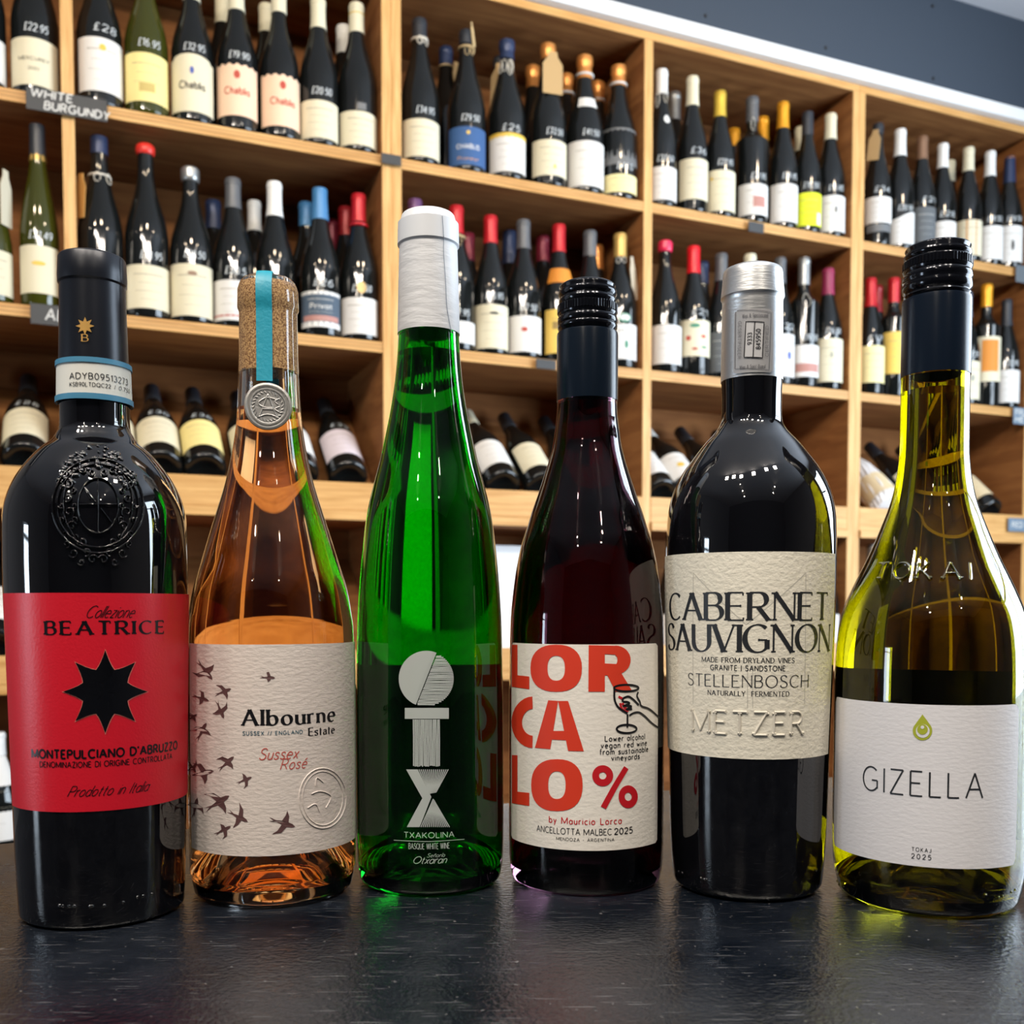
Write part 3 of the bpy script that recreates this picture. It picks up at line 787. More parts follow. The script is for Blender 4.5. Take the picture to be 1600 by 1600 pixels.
WCAP = mat('white_crinkled_foil', (0.58, 0.59, 0.61), 0.5, 0.0, bump=(70, 0.5, (1, 1, 4)))
WCAP2 = mat('white_smooth_foil', (0.60, 0.62, 0.65), 0.42, 0.0)
ct = [(r + 0.0004, z) for r, z in pg[:7]]
c = ct[0]
cp = mesh('capsule', lathe([(0, c[1] + .001), (c[0] * .9, c[1] + .001), (c[0] * .97, c[1] + .0005)] + ct[:5], 80), WCAP2, b.root, True, 35)
sl = mesh('capsule_sleeve', lathe(ct[4:7] + [(ct[6][0] - .0004, ct[6][1])], 80), WCAP, b.root, True, 35)
b.draw(cp, [[(690, 338), (692, 370), (692, 395), (695, 440), (697, 480), (704, 521)]], 1.2, mat('seam_grey', (.2, .22, .25), .5), 'foil_seam', 0.0007)
cl = []
rnd = random.Random(9)
for k in range(12):
    v = 404 + k * 9 + rnd.uniform(-2, 2); u0 = rnd.uniform(618, 640); u1 = rnd.uniform(650, 692)
    cl.append([(u0, v + 5), ((u0 + u1) / 2, v - 2 + rnd.uniform(-2, 2)), (u1, v + rnd.uniform(0, 5))])
b.draw(sl, cl, 3.4, WCAP, 'crinkles', 0.0000, 0.0004, 4)
LG = mat('pale_grey_print', (0.42, 0.46, 0.44), 0.45)
# circle: left half solid, right half hatched
cxx, cyy, rr_ = 666, 1060.5, 42.5
def half_circle():
    P = []
    for k in range(25):
        a = math.radians(68 + 180 * k / 24)
        P.append((cxx + rr_ * math.cos(a), cyy - rr_ * 1.03 * math.sin(a)))
    return P
b.fan(b.root, 'printed_half_circle', (cxx - 8, cyy - 1), half_circle(), LG, 0.0004, 6)
ln = []; rnd = random.Random(2)
for k in range(34):
    v = cyy - rr_ + 2 + k * 2.45
    dx = math.sqrt(max(0, rr_ ** 2 - (v - cyy) ** 2))
    t = (cyy - v) / rr_
    x0 = cxx + 1.5 + t * rr_ * .40; x1 = cxx + dx
    x0 = max(x0, cxx - dx)
    if x1 - x0 > 3: ln.append([(x0, v + rnd.uniform(-.4, .4)), ((x0 + x1) / 2, v + rnd.uniform(-.5, .5)), (x1, v)])
b.draw(b.root, ln, 1.9, LG, 'printed_half_circle', 0.0004, smooth=False)
b.band(b.root, 'printed_bar', [(633, 1106), (701, 1106), (701, 1123), (633, 1123)], LG, 0.0004, 12, 3)
ln = [[(646 + k * 2.35 + rnd.uniform(-.3, .3), 1124), (646.5 + k * 2.35, 1160 + rnd.uniform(-8, 8)), (646.3 + k * 2.35 + rnd.uniform(-.3, .3), 1197 + rnd.uniform(-1, 1))] for k in range(18)]
b.draw(b.root, ln, 1.85, LG, 'printed_stem', 0.0004, smooth=False)
b.band(b.root, 'printed_cross_arm', [(635, 1202), (653, 1202), (674, 1245), (660, 1247)], LG, 0.0004, 5, 6)
b.band(b.root, 'printed_cross_arm', [(660, 1247), (674, 1245), (656, 1292), (636, 1292)], LG, 0.0004, 5, 6)
ln = []
for k in range(15):
    t = k / 14
    ln.append([(655 + 45 * t, 1202), (670 + 9 * t + 2, 1232 + 8 * (1 - t) + 6 * t)])
    ln.append([(677 + 2 * t, 1248 + 4 * t), (658 + 44 * t, 1292)])
b.draw(b.root, ln, 1.5, LG, 'printed_cross_hatching', 0.0004, smooth=False)
b.text(b.root, 'TXAKOLINA', 632, 709, 1309, 8.5, LG, .12, off=0.0004, gap=.2)
b.draw(b.root, [[(616, 1312.5), (670, 1314.5), (725, 1311)]], .9, LG, 'printed_rule', 0.0004)
b.text(b.root, 'BASQUE WHITE WINE', 639, 702, 1326.5, 9, LG, .085, off=0.0004, gap=.18, space=.3)
b.text(b.root, 'Señorío', 667, 694, 1339, 6, LG, .09, off=0.0004, slant=.45, gap=.12)
b.text(b.root, 'Otxaran', 645, 696, 1349, 11, LG, .09, off=0.0004, slant=.45, gap=.10)
b.patch('back_label', 0, 0, 1050, 1345, mat('back_label_green', (0.22, 0.30, 0.22), .7), uc=673, a_span=(b.face + math.pi - .95, b.face + math.pi + .95))

# ----- 4: dark red bottle, screw cap
def screw_cap(b, px, m, knurl, sleeve, msleeve, seam=None):
    P = [b.meas(*q) for q in px]
    c = P[0]
    top = [(0, c[1] + .0004), (c[0] * .9, c[1] + .0004)]
    cap = mesh('screw_cap', lathe(top + P, 96), m, b.root, True, 60)
    # knurled ring
    z1, z0 = b.z(knurl[0]), b.z(knurl[1]); r = R_at(P, (z0 + z1) / 2) + .0002
    kn = lathe([(r - .0004, z0), (r, z0 + .0004), (r, z1 - .0004), (r - .0004, z1)], 180, mod=lambda k, i: 1 + (.018 if i % 3 else 0) * (k in (1, 2)))
    mesh('knurled_ring', kn, m, cap, False)
    S = [b.meas(*q) for q in sleeve]
    S = [(r + .0003, z) for r, z in S]
    mesh('sleeve', lathe([(S[0][0] - .0015, S[0][1] + .0002)] + [(S[0][0] - .0003, S[0][1] + .0002)] + S + [(S[-1][0] - .0005, S[-1][1])], 96), msleeve, b.root, True, 35)
    return cap
px4 = [(628, 869, 962), (650, 868, 963), (675, 865, 966.5), (700, 861, 970), (725, 854.5, 977), (750, 846.5, 985), (775, 838, 993), (800, 828.5, 1001), (825, 820, 1008), (850, 811.5, 1015.5), (875, 806, 1021.5),
       (900, 801, 1025.5), (950, 795, 1031), (1000, 793, 1033.5), (1100, 792.5, 1035), (1250, 793, 1035), (1335, 794, 1034), (1365, 798, 1029)]
b = Bottle('wine_bottle', 915, 1396, 0.031, px4, 'dark red bottle with black screw cap and white label of big red letters')
B4 = b
pg = [b.meas(*p) for p in px4]
b.prof_glass = smooth_prof(pg, 3); b.prof = b.prof_glass
RGLASS = mat('clear_violet_glass', (0.36, 0.15, 0.24), 0.0, trans=1.0, ior=1.5)
RWINE = mat('red_wine', (0.10, 0.0006, 0.005), 0.0, trans=1.0, ior=1.34)
shell(b, None, RGLASS, RWINE, b.z(632), 0.003, 0.02)
SCB = mat('black_screw_metal', (0.008, 0.009, 0.013), 0.12, 0.6, spec=.6)
SLB = mat('slate_satin_sleeve', (0.004, 0.008, 0.015), 0.24, 0.0, spec=.22)
capx = [(445, 877, 955), (447, 873.5, 958), (450, 871.5, 960), (453, 873, 959), (457, 870.5, 961), (462, 870, 961.5), (466, 873, 958.5), (470, 871, 960.5), (473, 870.5, 961), (477, 873, 959), (481, 870, 961.5),
        (493, 869.5, 962), (496, 871, 960), (499, 869, 962.5), (506, 869, 962.5), (508, 871, 961), (511, 869, 962.5), (515, 869.5, 962), (519, 873, 958.5), (521, 874, 958)]
screw_cap(b, capx, SCB, (478, 492), [(522, 869.5, 962), (526, 868.5, 962.5), (628, 869, 962.5)], SLB)
b.prof = b.prof_glass
LBL4 = mat('ivory_textured_label', (0.76, 0.72, 0.65), 0.62, bump=(330, 0.22, (1, 1, 1.6)))
lb = b.patch('front_label', 800, 1026.5, 1007, 1329, LBL4, uc=913, nA=48, corner=.0012)
ORED = mat('vermilion_print', (0.62, 0.035, 0.010), 0.55)
CRIM = mat('crimson_print', (0.50, 0.004, 0.012), 0.55)
# heavy letters built as filled shapes: (px points)
def ring(b, parent, cx, cy_, rx, ry, ix, iy, m, name='big_letter', off=0.00062, n=36, p=2.4):
    V = []; Fc = []
    def se(rx_, ry_, a):
        c_, s_ = math.cos(a), math.sin(a)
        return (cx + rx_ * math.copysign(abs(c_) ** (2 / p), c_), cy_ - ry_ * math.copysign(abs(s_) ** (2 / p), s_))
    for k in range(n):
        a = 2 * math.pi * k / n
        o_ = se(rx, ry, a); i_ = se(ix, iy, a)
        for t in (0, .34, .67, 1):
            an, z = b.M(i_[0] + (o_[0] - i_[0]) * t, i_[1] + (o_[1] - i_[1]) * t); V.append(b.P(an, z, off))
    for k in range(n):
        for q in range(3):
            a = k * 4 + q; c_ = ((k + 1) % n) * 4 + q
            Fc.append((a, c_, c_ + 1, a + 1))
    return mesh(name, (V, Fc), m, parent, True)
def quads(b, parent, qs, m, name='big_letter', off=0.00062):
    V = []; Fc = []
    for q in qs:
        tl, tr, br, bl = q; n0 = len(V); nu, nv = 5, 5
        for j in range(nv + 1):
            for i in range(nu + 1):
                x = i / nu; y = j / nv
                u = (tl[0] * (1 - x) + tr[0] * x) * (1 - y) + (bl[0] * (1 - x) + br[0] * x) * y
                v = (tl[1] * (1 - x) + tr[1] * x) * (1 - y) + (bl[1] * (1 - x) + br[1] * x) * y
                a, z = b.M(u, v); V.append(b.P(a, z, off))
        for j in range(nv):
            for i in range(nu):
                a = n0 + j * (nu + 1) + i; Fc.append((a, a + nu + 1, a + nu + 2, a + 1))
    return mesh(name, (V, Fc), m, parent, True)
def X4(x, y): return (780 + x / 3.72, 980 + y / 3.72)
def Q4(*p): return [X4(*q) for q in p]
quads(b, lb, [Q4((80, 102), (112, 102), (112, 282), (80, 278)), Q4((80, 276), (180, 286), (180, 360), (80, 346))], ORED)                  # L
ring(b, lb, 780 + 334 / 3.72, 980 + 238 / 3.72, 147 / 3.72, 137 / 3.72, 50 / 3.72, 72 / 3.72, ORED)                                       # O
quads(b, lb, [Q4((520, 104), (612, 106), (612, 374), (518, 374)), Q4((612, 106), (690, 108), (690, 160), (612, 156)), Q4((612, 210), (690, 214), (690, 276), (612, 280)),
              Q4((618, 262), (704, 262), (770, 372), (674, 374))], ORED)                                                                  # R stem, bars, leg
def arcband(b, parent, cx, cy_, rx, ry, ix, iy, a0, a1, m, off=0.00064):
    V = []; Fc = []; n = 16
    for k in range(n + 1):
        a = math.radians(a0 + (a1 - a0) * k / n)
        for t in (0, .34, .67, 1):
            x = (ix + (rx - ix) * t) * math.cos(a); y = (iy + (ry - iy) * t) * math.sin(a)
            an, z = b.M(cx + x, cy_ - y); V.append(b.P(an, z, off))
    for k in range(n):
        for q in range(3):
            c_ = k * 4 + q; Fc.append((c_, c_ + 4, c_ + 5, c_ + 1))
    return mesh('big_letter', (V, Fc), m, parent, True)
arcband(b, lb, 780 + 672 / 3.72, 980 + 190 / 3.72, 88 / 3.72, 84 / 3.72, 12 / 3.72, 26 / 3.72, -90, 90, ORED)
arcband(b, lb, 780 + 202 / 3.72, 980 + 552 / 3.72, 124 / 3.72, 150 / 3.72, 64 / 3.72, 78 / 3.72, 92, 268, ORED)                            # C
quads(b, lb, [Q4((288, 424), (345, 428), (300, 708), (212, 700)), Q4((345, 428), (402, 428), (492, 720), (402, 718)), Q4((300, 602), (386, 602), (390, 656), (292, 652))], ORED)    # A
quads(b, lb, [Q4((80, 742), (112, 744), (112, 962), (80, 958)), Q4((80, 952), (180, 962), (180, 1038), (80, 1022))], ORED)                 # L
ring(b, lb, 780 + 338 / 3.72, 980 + 917 / 3.72, 147 / 3.72, 151 / 3.72, 50 / 3.72, 80 / 3.72, ORED)                                       # O
ring(b, lb, 780 + 600 / 3.72, 980 + 862 / 3.72, 60 / 3.72, 61 / 3.72, 21 / 3.72, 21 / 3.72, CRIM, 'percent_sign', p=2)
ring(b, lb, 780 + 746 / 3.72, 980 + 984 / 3.72, 55 / 3.72, 66 / 3.72, 20 / 3.72, 24 / 3.72, CRIM, 'percent_sign', p=2)
b.draw(lb, [Q4((735, 815), (670, 925), (604, 1048))], 9.5, CRIM, 'percent_sign', 0.00066, cols=4)
b.draw(lb, [ell(*X4(735, 353), 70 / 3.72, 19 / 3.72), Q4((667, 358), (668, 420), (690, 465), (742, 500)), Q4((742, 505), (741, 582)), ell(*X4(737, 590), 57 / 3.72, 24 / 3.72),
            Q4((803, 376), (796, 400), (812, 432), (822, 458), (868, 476), (924, 526)), Q4((752, 514), (772, 500), (806, 494), (840, 516), (880, 556), (924, 588)),
            Q4((716, 412), (748, 402), (780, 424), (806, 452)), Q4((716, 432), (742, 434), (752, 444), (716, 458), (750, 456), (764, 462), (734, 478), (768, 474)), Q4((716, 412), (712, 432))],
       3.2, BLACK_PRINT, 'printed_hand_and_glass', 0.00068)
b.draw(lb, [Q4((690, 402), (712, 414)), Q4((700, 440), (706, 466), (722, 484), (744, 492)), Q4((712, 440), (726, 466), (750, 484))], 3.6, CRIM, 'printed_wine', 0.00064)
b.text(lb, 'Lower alcohol', 945, 1006, 1157, 8.5, BLACK_PRINT, .15, gap=.24, space=.34)
b.text(lb, 'vegan red wine', 939, 1009, 1167.5, 8.5, BLACK_PRINT, .15, gap=.24, space=.34)
b.text(lb, 'from sustainable', 937, 1011, 1177.5, 8.5, BLACK_PRINT, .15, gap=.22, space=.34)
b.text(lb, 'vineyards', 955, 998, 1187, 8.5, BLACK_PRINT, .15, gap=.22)
b.text(lb, 'by Mauricio Lorca', 859, 970, 1288, 10, CRIM, .14, gap=.26, space=.4)
b.text(lb, 'ANCELLOTTA MALBEC', 840, 955, 1304, 9.5, BLACK_PRINT, .11, gap=.18, space=.3)
b.text(lb, '2025', 959.5, 987, 1302.5, 9.5, BLACK_PRINT, .16, gap=.2)
b.text(lb, 'MENDOZA - ARGENTINA', 870, 959, 1314.5, 4.8, BLACK_PRINT, .13, gap=.28, space=.5)
base_dots(b, [985, 990, 952, 902, 820], [1378, 1377, 1381, 1383, 1378], RGLASS, .0005)

# ----- 5: black bottle with the cabernet label
px5 = [(425, 1125.5, 1215.5), (430, 1124.5, 1216.5), (445, 1123.5, 1217.5), (467, 1121, 1219.5), (470, 1123, 1217.3), (475, 1123.3, 1216.6), (597, 1121.2, 1217), (625, 1122, 1216), (655, 1121.6, 1217), (668, 1117.5, 1221),
       (680, 1108, 1229.5), (695, 1094, 1244), (716, 1077.5, 1260.5), (740, 1061, 1279), (770, 1046, 1292.5), (800, 1038, 1299), (830, 1035.5, 1301), (862, 1034.5, 1301.5), (950, 1035, 1300.5), (1185, 1041, 1291.5), (1300, 1043, 1287), (1365, 1048, 1282)]
b = Bottle('wine_bottle', 1166, 1408, 0.032, px5, 'black bottle with silver capsule and cream embossed label in black serif letters')
B5 = b
pg = [b.meas(*p) for p in px5]
body_tb = smooth_prof(pg[6:], 3)
b.prof = pg[:6] + body_tb
base, rest = solid_below(body_tb, 0.02, 0.86)
mesh('bottle_glass', lathe(base + rest + [(0, rest[-1][1])], 112), BLACKG, b.root, True, 50)
SILV = mat('brushed_silver_foil', (0.66, 0.67, 0.68), 0.36, 0.9, bump=(120, 0.16, (1, 1, 7)))
ct = [(r + 0.0003, z) for r, z in pg[:7]]; c = ct[0]
cp = mesh('capsule', lathe([(0, c[1] + .0018), (c[0] * .8, c[1] + .0016), (c[0] * .96, c[1] + .0006)] + ct[:2] + ct[2:] + [(ct[-1][0] - .0004, ct[-1][1])], 80), SILV, b.root, True, 35)
STK = mat('grey_sticker', (0.34, 0.34, 0.35), 0.4, 0.3)
STKL = mat('sticker_line', (0.09, 0.09, 0.10), 0.5)
st_ = b.patch('certification_sticker', 1148, 1206, 483, 582, STK, 0.0006, uc=1177, corner=.0012, nA=14, nZ=10)
b.band(st_, 'sticker_panel', [(1164, 503.5), (1193, 505), (1190, 560), (1163, 559)], mat('sticker_pale', (.48, .48, .49), .4, .2), 0.0010, 4, 4)
b.draw(st_, [[(1166, 503.5), (1192.5, 504.5), (1190, 560), (1163.5, 559), (1166, 503.5)], [(1179, 504), (1176.5, 559.5)]], 1.3, BLACK_PRINT, 'sticker_frame', 0.0012, smooth=False)
def vtext(b, parent, txt, uc, v0, v1, cap_px, m, thick=.13, off=0.0012, up=True, **kw):
    a0, z0 = b.M(uc, v1); a1, z1 = b.M(uc, v0)
    Rr = R_at(b.prof, z0); k = (b.dist - Rr) / F
    rl, W = glyph_rows(txt, abs(z1 - z0), cap_px * k, thick * cap_px * k, **kw)
    if up: mp = lambda x, y, o: b.P(a0 - (y - cap_px * k / 2) / Rr, z0 + x, o)
    else: mp = lambda x, y, o: b.P(a0 + (y - cap_px * k / 2) / Rr, z1 - x, o)
    return mesh('lettering', rows_to_mesh(rl, mp, off, 2), m, parent, True)
vtext(b, st_, '9333', 1171.5, 521, 539, 5.5, BLACK_PRINT, .16)
vtext(b, st_, '845950', 1184, 515, 546, 6, BLACK_PRINT, .16)
vtext(b, st_, 'CERTIFIED', 1196.5, 510, 558, 4.6, STKL, .11)
vtext(b, st_, 'GESERTIFISEER', 1156.5, 503, 561, 4.6, STKL, .11, up=False)
b.text(st_, 'Wyn & Spiritusraad', 1161, 1198, 495.5, 4.8, STKL, .12, off=.0012)
b.text(st_, 'Wine & Spirit Board', 1157, 1194, 575.5, 4.8, STKL, .12, off=.0012)
b.draw(st_, [[(1151, 486), (1203, 489), (1200, 579), (1150, 577), (1151, 486)]], .8, STKL, 'sticker_border', .0011, smooth=False)
LBL5 = mat('cream_rough_label', (0.72, 0.68, 0.57), 0.65, bump=(420, 0.42, (1, 1, 1.3)))
lb = b.patch('front_label', 1036.5, 1299, 862, 1186, LBL5, uc=1167, nA=48)
INK = mat('charcoal_ink', (0.012, 0.014, 0.018), 0.5)
b.text(lb, 'CABERNET', 1049, 1290, 969, 42, INK, .19, .05, serif=.055, gap=.12, xs=.92, cols=4)
b.text(lb, 'SAUVIGNON', 1047, 1293, 1019, 42, INK, .19, .05, serif=.055, gap=.11, xs=.92, cols=4)
b.text(lb, 'MADE FROM DRYLAND VINES', 1098, 1240, 1035.5, 7.5, INK, .17, .09, serif=.05, gap=.24, space=.4)
b.text(lb, 'GRANITE | SANDSTONE', 1111, 1226, 1048, 7.8, INK, .15, gap=.26, space=.4)
b.text(lb, 'STELLENBOSCH', 1077, 1261, 1074, 18.5, INK, .10, .055, gap=.2, serif=.02)
b.text(lb, 'NATURALLY  FERMENTED', 1107, 1232, 1087.5, 7.2, INK, .17, .09, serif=.05, gap=.24, space=.35)
b.text(lb, 'METZER', 1084, 1252, 1148, 35, mat('embossed_paper_shaded', (0.60, 0.56, 0.47), 0.6), .13, serif=.03, gap=.26, cols=4, ridge=0.0009, off=0.0003, name='embossed_lettering')  # label paper darkened to stand in for soft shading on the raised letters
FAINT = mat('faint_grey_print', (0.47, 0.45, 0.39), 0.65)
b.draw(lb, [[(1084, 1100), (1084.5, 895), (1166, 976), (1258, 895), (1256, 1100)], [(1168, 1040), (1168, 1106)], [(1176, 1040), (1176, 1106)]], 1.1, FAINT, 'faint_letter_outline', 0.0005, smooth=False)
base_dots(b, [1060, 1066, 1095, 1100, 1104, 1276], [1362, 1364, 1372, 1374, 1374, 1360], BLACKG, .0008)

# ----- 6: olive bottle with white label
px6 = [(590, 1397, 1505.5), (620, 1395.5, 1504), (700, 1394.5, 1504), (722, 1393, 1505), (740, 1391, 1507), (760, 1388, 1511), (780, 1383.5, 1516), (800, 1376, 1522), (820, 1367, 1529), (840, 1358, 1536.5), (860, 1348.5, 1544.5), (880, 1339, 1554),
       (900, 1329, 1564.5), (930, 1315, 1579.5), (960, 1304.5, 1592), (1000, 1297.5, 1599), (1050, 1294.5, 1601.5), (1150, 1293, 1601), (1300, 1293, 1599.5), (1350, 1296, 1597.5), (1385, 1304, 1590)]
b = Bottle('wine_bottle', 1446, 1432, 0.036, px6, 'broad olive green bottle with dark screw cap and plain white label, far right on counter')
B6 = b
pg = [b.meas(*p) for p in px6]
b.prof_glass = smooth_prof(pg, 3); b.prof = b.prof_glass
OLV = mat('olive_glass', (0.52, 0.47, 0.015), 0.0, trans=1.0, ior=1.5)
OWINE = mat('pale_wine', (0.90, 0.88, 0.45), 0.0, trans=1.0, ior=1.34)
shell(b, None, OLV, OWINE, b.z(612), 0.0034, 0.022)
capx = [(387, 1409, 1501), (388.5, 1405, 1505), (391, 1403, 1507), (396, 1405, 1505.5), (400, 1402, 1508.5), (404, 1402, 1508.5), (407, 1404.5, 1506), (410, 1402, 1508.5), (425, 1401, 1510), (429, 1403, 1508), (432, 1400.5, 1510.5),
        (440, 1400, 1510.5), (443, 1402, 1508.5), (447, 1400, 1510.5), (456, 1400.5, 1510), (460, 1404, 1506), (464, 1402, 1508), (468, 1405, 1505)]
SLB2 = mat('navy_satin_sleeve', (0.004, 0.008, 0.016), 0.24, 0.0, spec=.22)
screw_cap(b, capx, SCB, (410, 424), [(470, 1401.5, 1508.5), (475, 1400.5, 1509), (590, 1397, 1505.5)], SLB2)
b.prof = b.prof_glass
LBL6 = mat('white_laid_label', (0.70, 0.69, 0.71), 0.6, bump=(300, 0.13, (1, 1, 2.6)))
lb = b.patch('front_label', 1305, 1588, 1101, 1354.5, LBL6, uc=1446, nA=60, nZ=18, corner=.0028)
b.text(lb, 'GIZELLA', 1350, 1534, 1244, 36, INK, .068, gap=.25)
b.text(lb, 'TOKAJ', 1425, 1454.5, 1330.5, 5.5, INK, .13, gap=.42)
b.text(lb, '2025', 1424.5, 1454.5, 1342, 7, INK, .14, gap=.42)
DROPG = mat('olive_print', (0.36, 0.40, 0.03), 0.5)
drop = []
for k in range(40):
    a = 2 * math.pi * k / 40
    rx = 15 * math.sin(a); yy = -math.cos(a)
    drop.append((1441.5 + rx * (1 if yy < 0 else 1), 1142 + 15 * -yy * -1 if yy < 0 else 1142 + 15 * yy))
drop = [(1441.5, 1116)] + [(1441.5 + 15 * math.cos(math.radians(t)), 1141.5 - 15 * math.sin(math.radians(t))) for t in range(32, -213, -12)]
b.fan(lb, 'printed_drop', (1441.5, 1138), drop, DROPG, 0.0006, 5)
b.fan(lb, 'drop_eye', (1442, 1142), ell(1442, 1142, 10.6, 10.6)[:-1], LBL6, 0.0007, 4)
b.fan(lb, 'drop_eye', (1441.5, 1139.5), ell(1441.5, 1139.5, 8.2, 8.0)[:-1], DROPG, 0.0008, 4)
b.fan(lb, 'drop_eye', (1441.5, 1136), ell(1441.5, 1136, 2.8, 2.6)[:-1], LBL6, 0.0009, 3)
for ch, u0, u1 in (('T', 1368, 1385), ('O', 1395, 1420), ('K', 1432, 1453), ('A', 1473, 1500), ('I', 1519, 1520)):
    if ch == 'I': b.draw(b.root, [[(1515, 879), (1517, 905)]], 4, OLV, 'moulded_letter', -0.0002, 0.0013, 4)
    else: b.text(b.root, ch, u0, u1, 904, 24, OLV, .20, .15, serif=.06, cols=4, ridge=0.0020, off=-0.0002, name='moulded_letter')
base_dots(b, [1304, 1311, 1318, 1325, 1337, 1362, 1540, 1560, 1566, 1580, 1586], [1376, 1382, 1384, 1390, 1378, 1384, 1398, 1402, 1400, 1394, 1390], OLV, .0008)
b.patch('back_label', 0, 0, 1062, 1350, mat('back_label_dark', (0.05, 0.06, 0.04), .7), uc=1446, a_span=(b.face + math.pi - 1.05, b.face + math.pi + 1.05))

# ------------------------------------------------------------------ room shell and counter
EX, NX = Vector((0.92053, 0.39068, 0)), Vector((-0.39068, 0.92053, 0))   # along the bookcases / into them
PHI = math.atan2(0.39068, 0.92053)
ORI = Vector((0, 2.25, 0))
CEIL_Z = 1.713; FLOOR_Z = -0.95
def L(t, d, z): return ORI + EX * t + NX * d + Vector((0, 0, z))

CM = bpy.data.materials.new('dark_counter'); CM.use_nodes = True
nt = CM.node_tree; p = nt.nodes['Principled BSDF']
tc = nt.nodes.new('ShaderNodeTexCoord')
n1 = nt.nodes.new('ShaderNodeTexNoise'); n1.inputs['Scale'].default_value = 16; n1.inputs['Detail'].default_value = 9; n1.inputs['Roughness'].default_value = .68
r1 = nt.nodes.new('ShaderNodeMapRange'); r1.inputs[1].default_value = .3; r1.inputs[2].default_value = .75; r1.inputs[3].default_value = .10; r1.inputs[4].default_value = .33
nt.links.new(tc.outputs['Object'], n1.inputs['Vector']); nt.links.new(n1.outputs['Fac'], r1.inputs[0]); nt.links.new(r1.outputs[0], p.inputs['Roughness'])
base_c = nt.nodes.new('ShaderNodeValToRGB')
base_c.color_ramp.elements[0].color = (.003, .005, .009, 1); base_c.color_ramp.elements[1].color = (.018, .022, .030, 1)
base_c.color_ramp.elements[0].position = .35; base_c.color_ramp.elements[1].position = .8
nt.links.new(n1.outputs['Fac'], base_c.inputs[0])
prev = base_c.outputs[0]
for k, (rot, sc_, thr) in enumerate(((0.5, (22, 420, 1), .712), (-0.8, (20, 460, 1), .705), (1.5, (20, 420, 1), .70), (2.3, (12, 480, 1), .71))):
    mp = nt.nodes.new('ShaderNodeMapping'); mp.inputs['Rotation'].default_value = (0, 0, rot); mp.inputs['Scale'].default_value = sc_; mp.inputs['Location'].default_value = (k * 3.1, k * 1.7, 0)
    nn = nt.nodes.new('ShaderNodeTexNoise'); nn.inputs['Scale'].default_value = 2.2; nn.inputs['Detail'].default_value = 1.5
    gt = nt.nodes.new('ShaderNodeMapRange'); gt.inputs[1].default_value = thr - .015; gt.inputs[2].default_value = thr + .03; gt.inputs[3].default_value = 0; gt.inputs[4].default_value = .32
    nt.links.new(tc.outputs['Object'], mp.inputs[0]); nt.links.new(mp.outputs[0], nn.inputs['Vector']); nt.links.new(nn.outputs['Fac'], gt.inputs[0])
    mx = nt.nodes.new('ShaderNodeMixRGB'); mx.inputs['Color2'].default_value = (.30, .30, .31, 1)
    nt.links.new(gt.outputs[0], mx.inputs['Fac']); nt.links.new(prev, mx.inputs['Color1']); prev = mx.outputs[0]
sp_ = nt.nodes.new('ShaderNodeTexNoise'); sp_.inputs['Scale'].default_value = 330; sp_.inputs['Detail'].default_value = 2
sg = nt.nodes.new('ShaderNodeMapRange'); sg.inputs[1].default_value = .68; sg.inputs[2].default_value = .78; sg.inputs[4].default_value = .45
nt.links.new(tc.outputs['Object'], sp_.inputs['Vector']); nt.links.new(sp_.outputs['Fac'], sg.inputs[0])
mx = nt.nodes.new('ShaderNodeMixRGB'); mx.inputs['Color2'].default_value = (.35, .34, .33, 1)
nt.links.new(sg.outputs[0], mx.inputs['Fac']); nt.links.new(prev, mx.inputs['Color1']); nt.links.new(mx.outputs[0], p.inputs['Base Color'])
n2 = nt.nodes.new('ShaderNodeTexNoise'); n2.inputs['Scale'].default_value = 420; n2.inputs['Detail'].default_value = 6
bp = nt.nodes.new('ShaderNodeBump'); bp.inputs['Strength'].default_value = .3; bp.inputs['Distance'].default_value = .0015
nt.links.new(tc.outputs['Object'], n2.inputs['Vector']); nt.links.new(n2.outputs['Fac'], bp.inputs['Height']); nt.links.new(bp.outputs[0], p.inputs['Normal'])
p.inputs['Specular IOR Level'].default_value = .85

def prism(pts, z0, z1):
    n = len(pts)
    V = [(x, y, z0) for x, y in pts] + [(x, y, z1) for x, y in pts]
    return V, [tuple(range(n - 1, -1, -1)), tuple(range(n, 2 * n))] + [(i, (i + 1) % n, n + (i + 1) % n, n + i) for i in range(n)]
def cedge(t, d): q = Vector((0, .724, 0)) + EX * t + NX * d; return (q.x, q.y)
cr_ = empty('shop_counter', (0, 0.3, FLOOR_Z))
tag(cr_, 'dark scratched stone-look counter that the six tall bottles stand on', 'counter')
ctop = mesh('counter_top', prism([(-1.2, -0.45), (1.3, -0.45), cedge(1.9, -.5), cedge(1.9, 0), cedge(-1.35, 0)], -0.04, 0.0), CM, cr_, loc=(0, -0.3, -FLOOR_Z))
cb = mesh('counter_base', prism([(-1.1, -0.40), (1.2, -0.40), cedge(1.8, -.5), cedge(1.8, -.05), cedge(-1.25, -.05)], FLOOR_Z, -0.04), mat('counter_base_black', (.02, .02, .022), .5), cr_, loc=(0, -0.3, -FLOOR_Z))

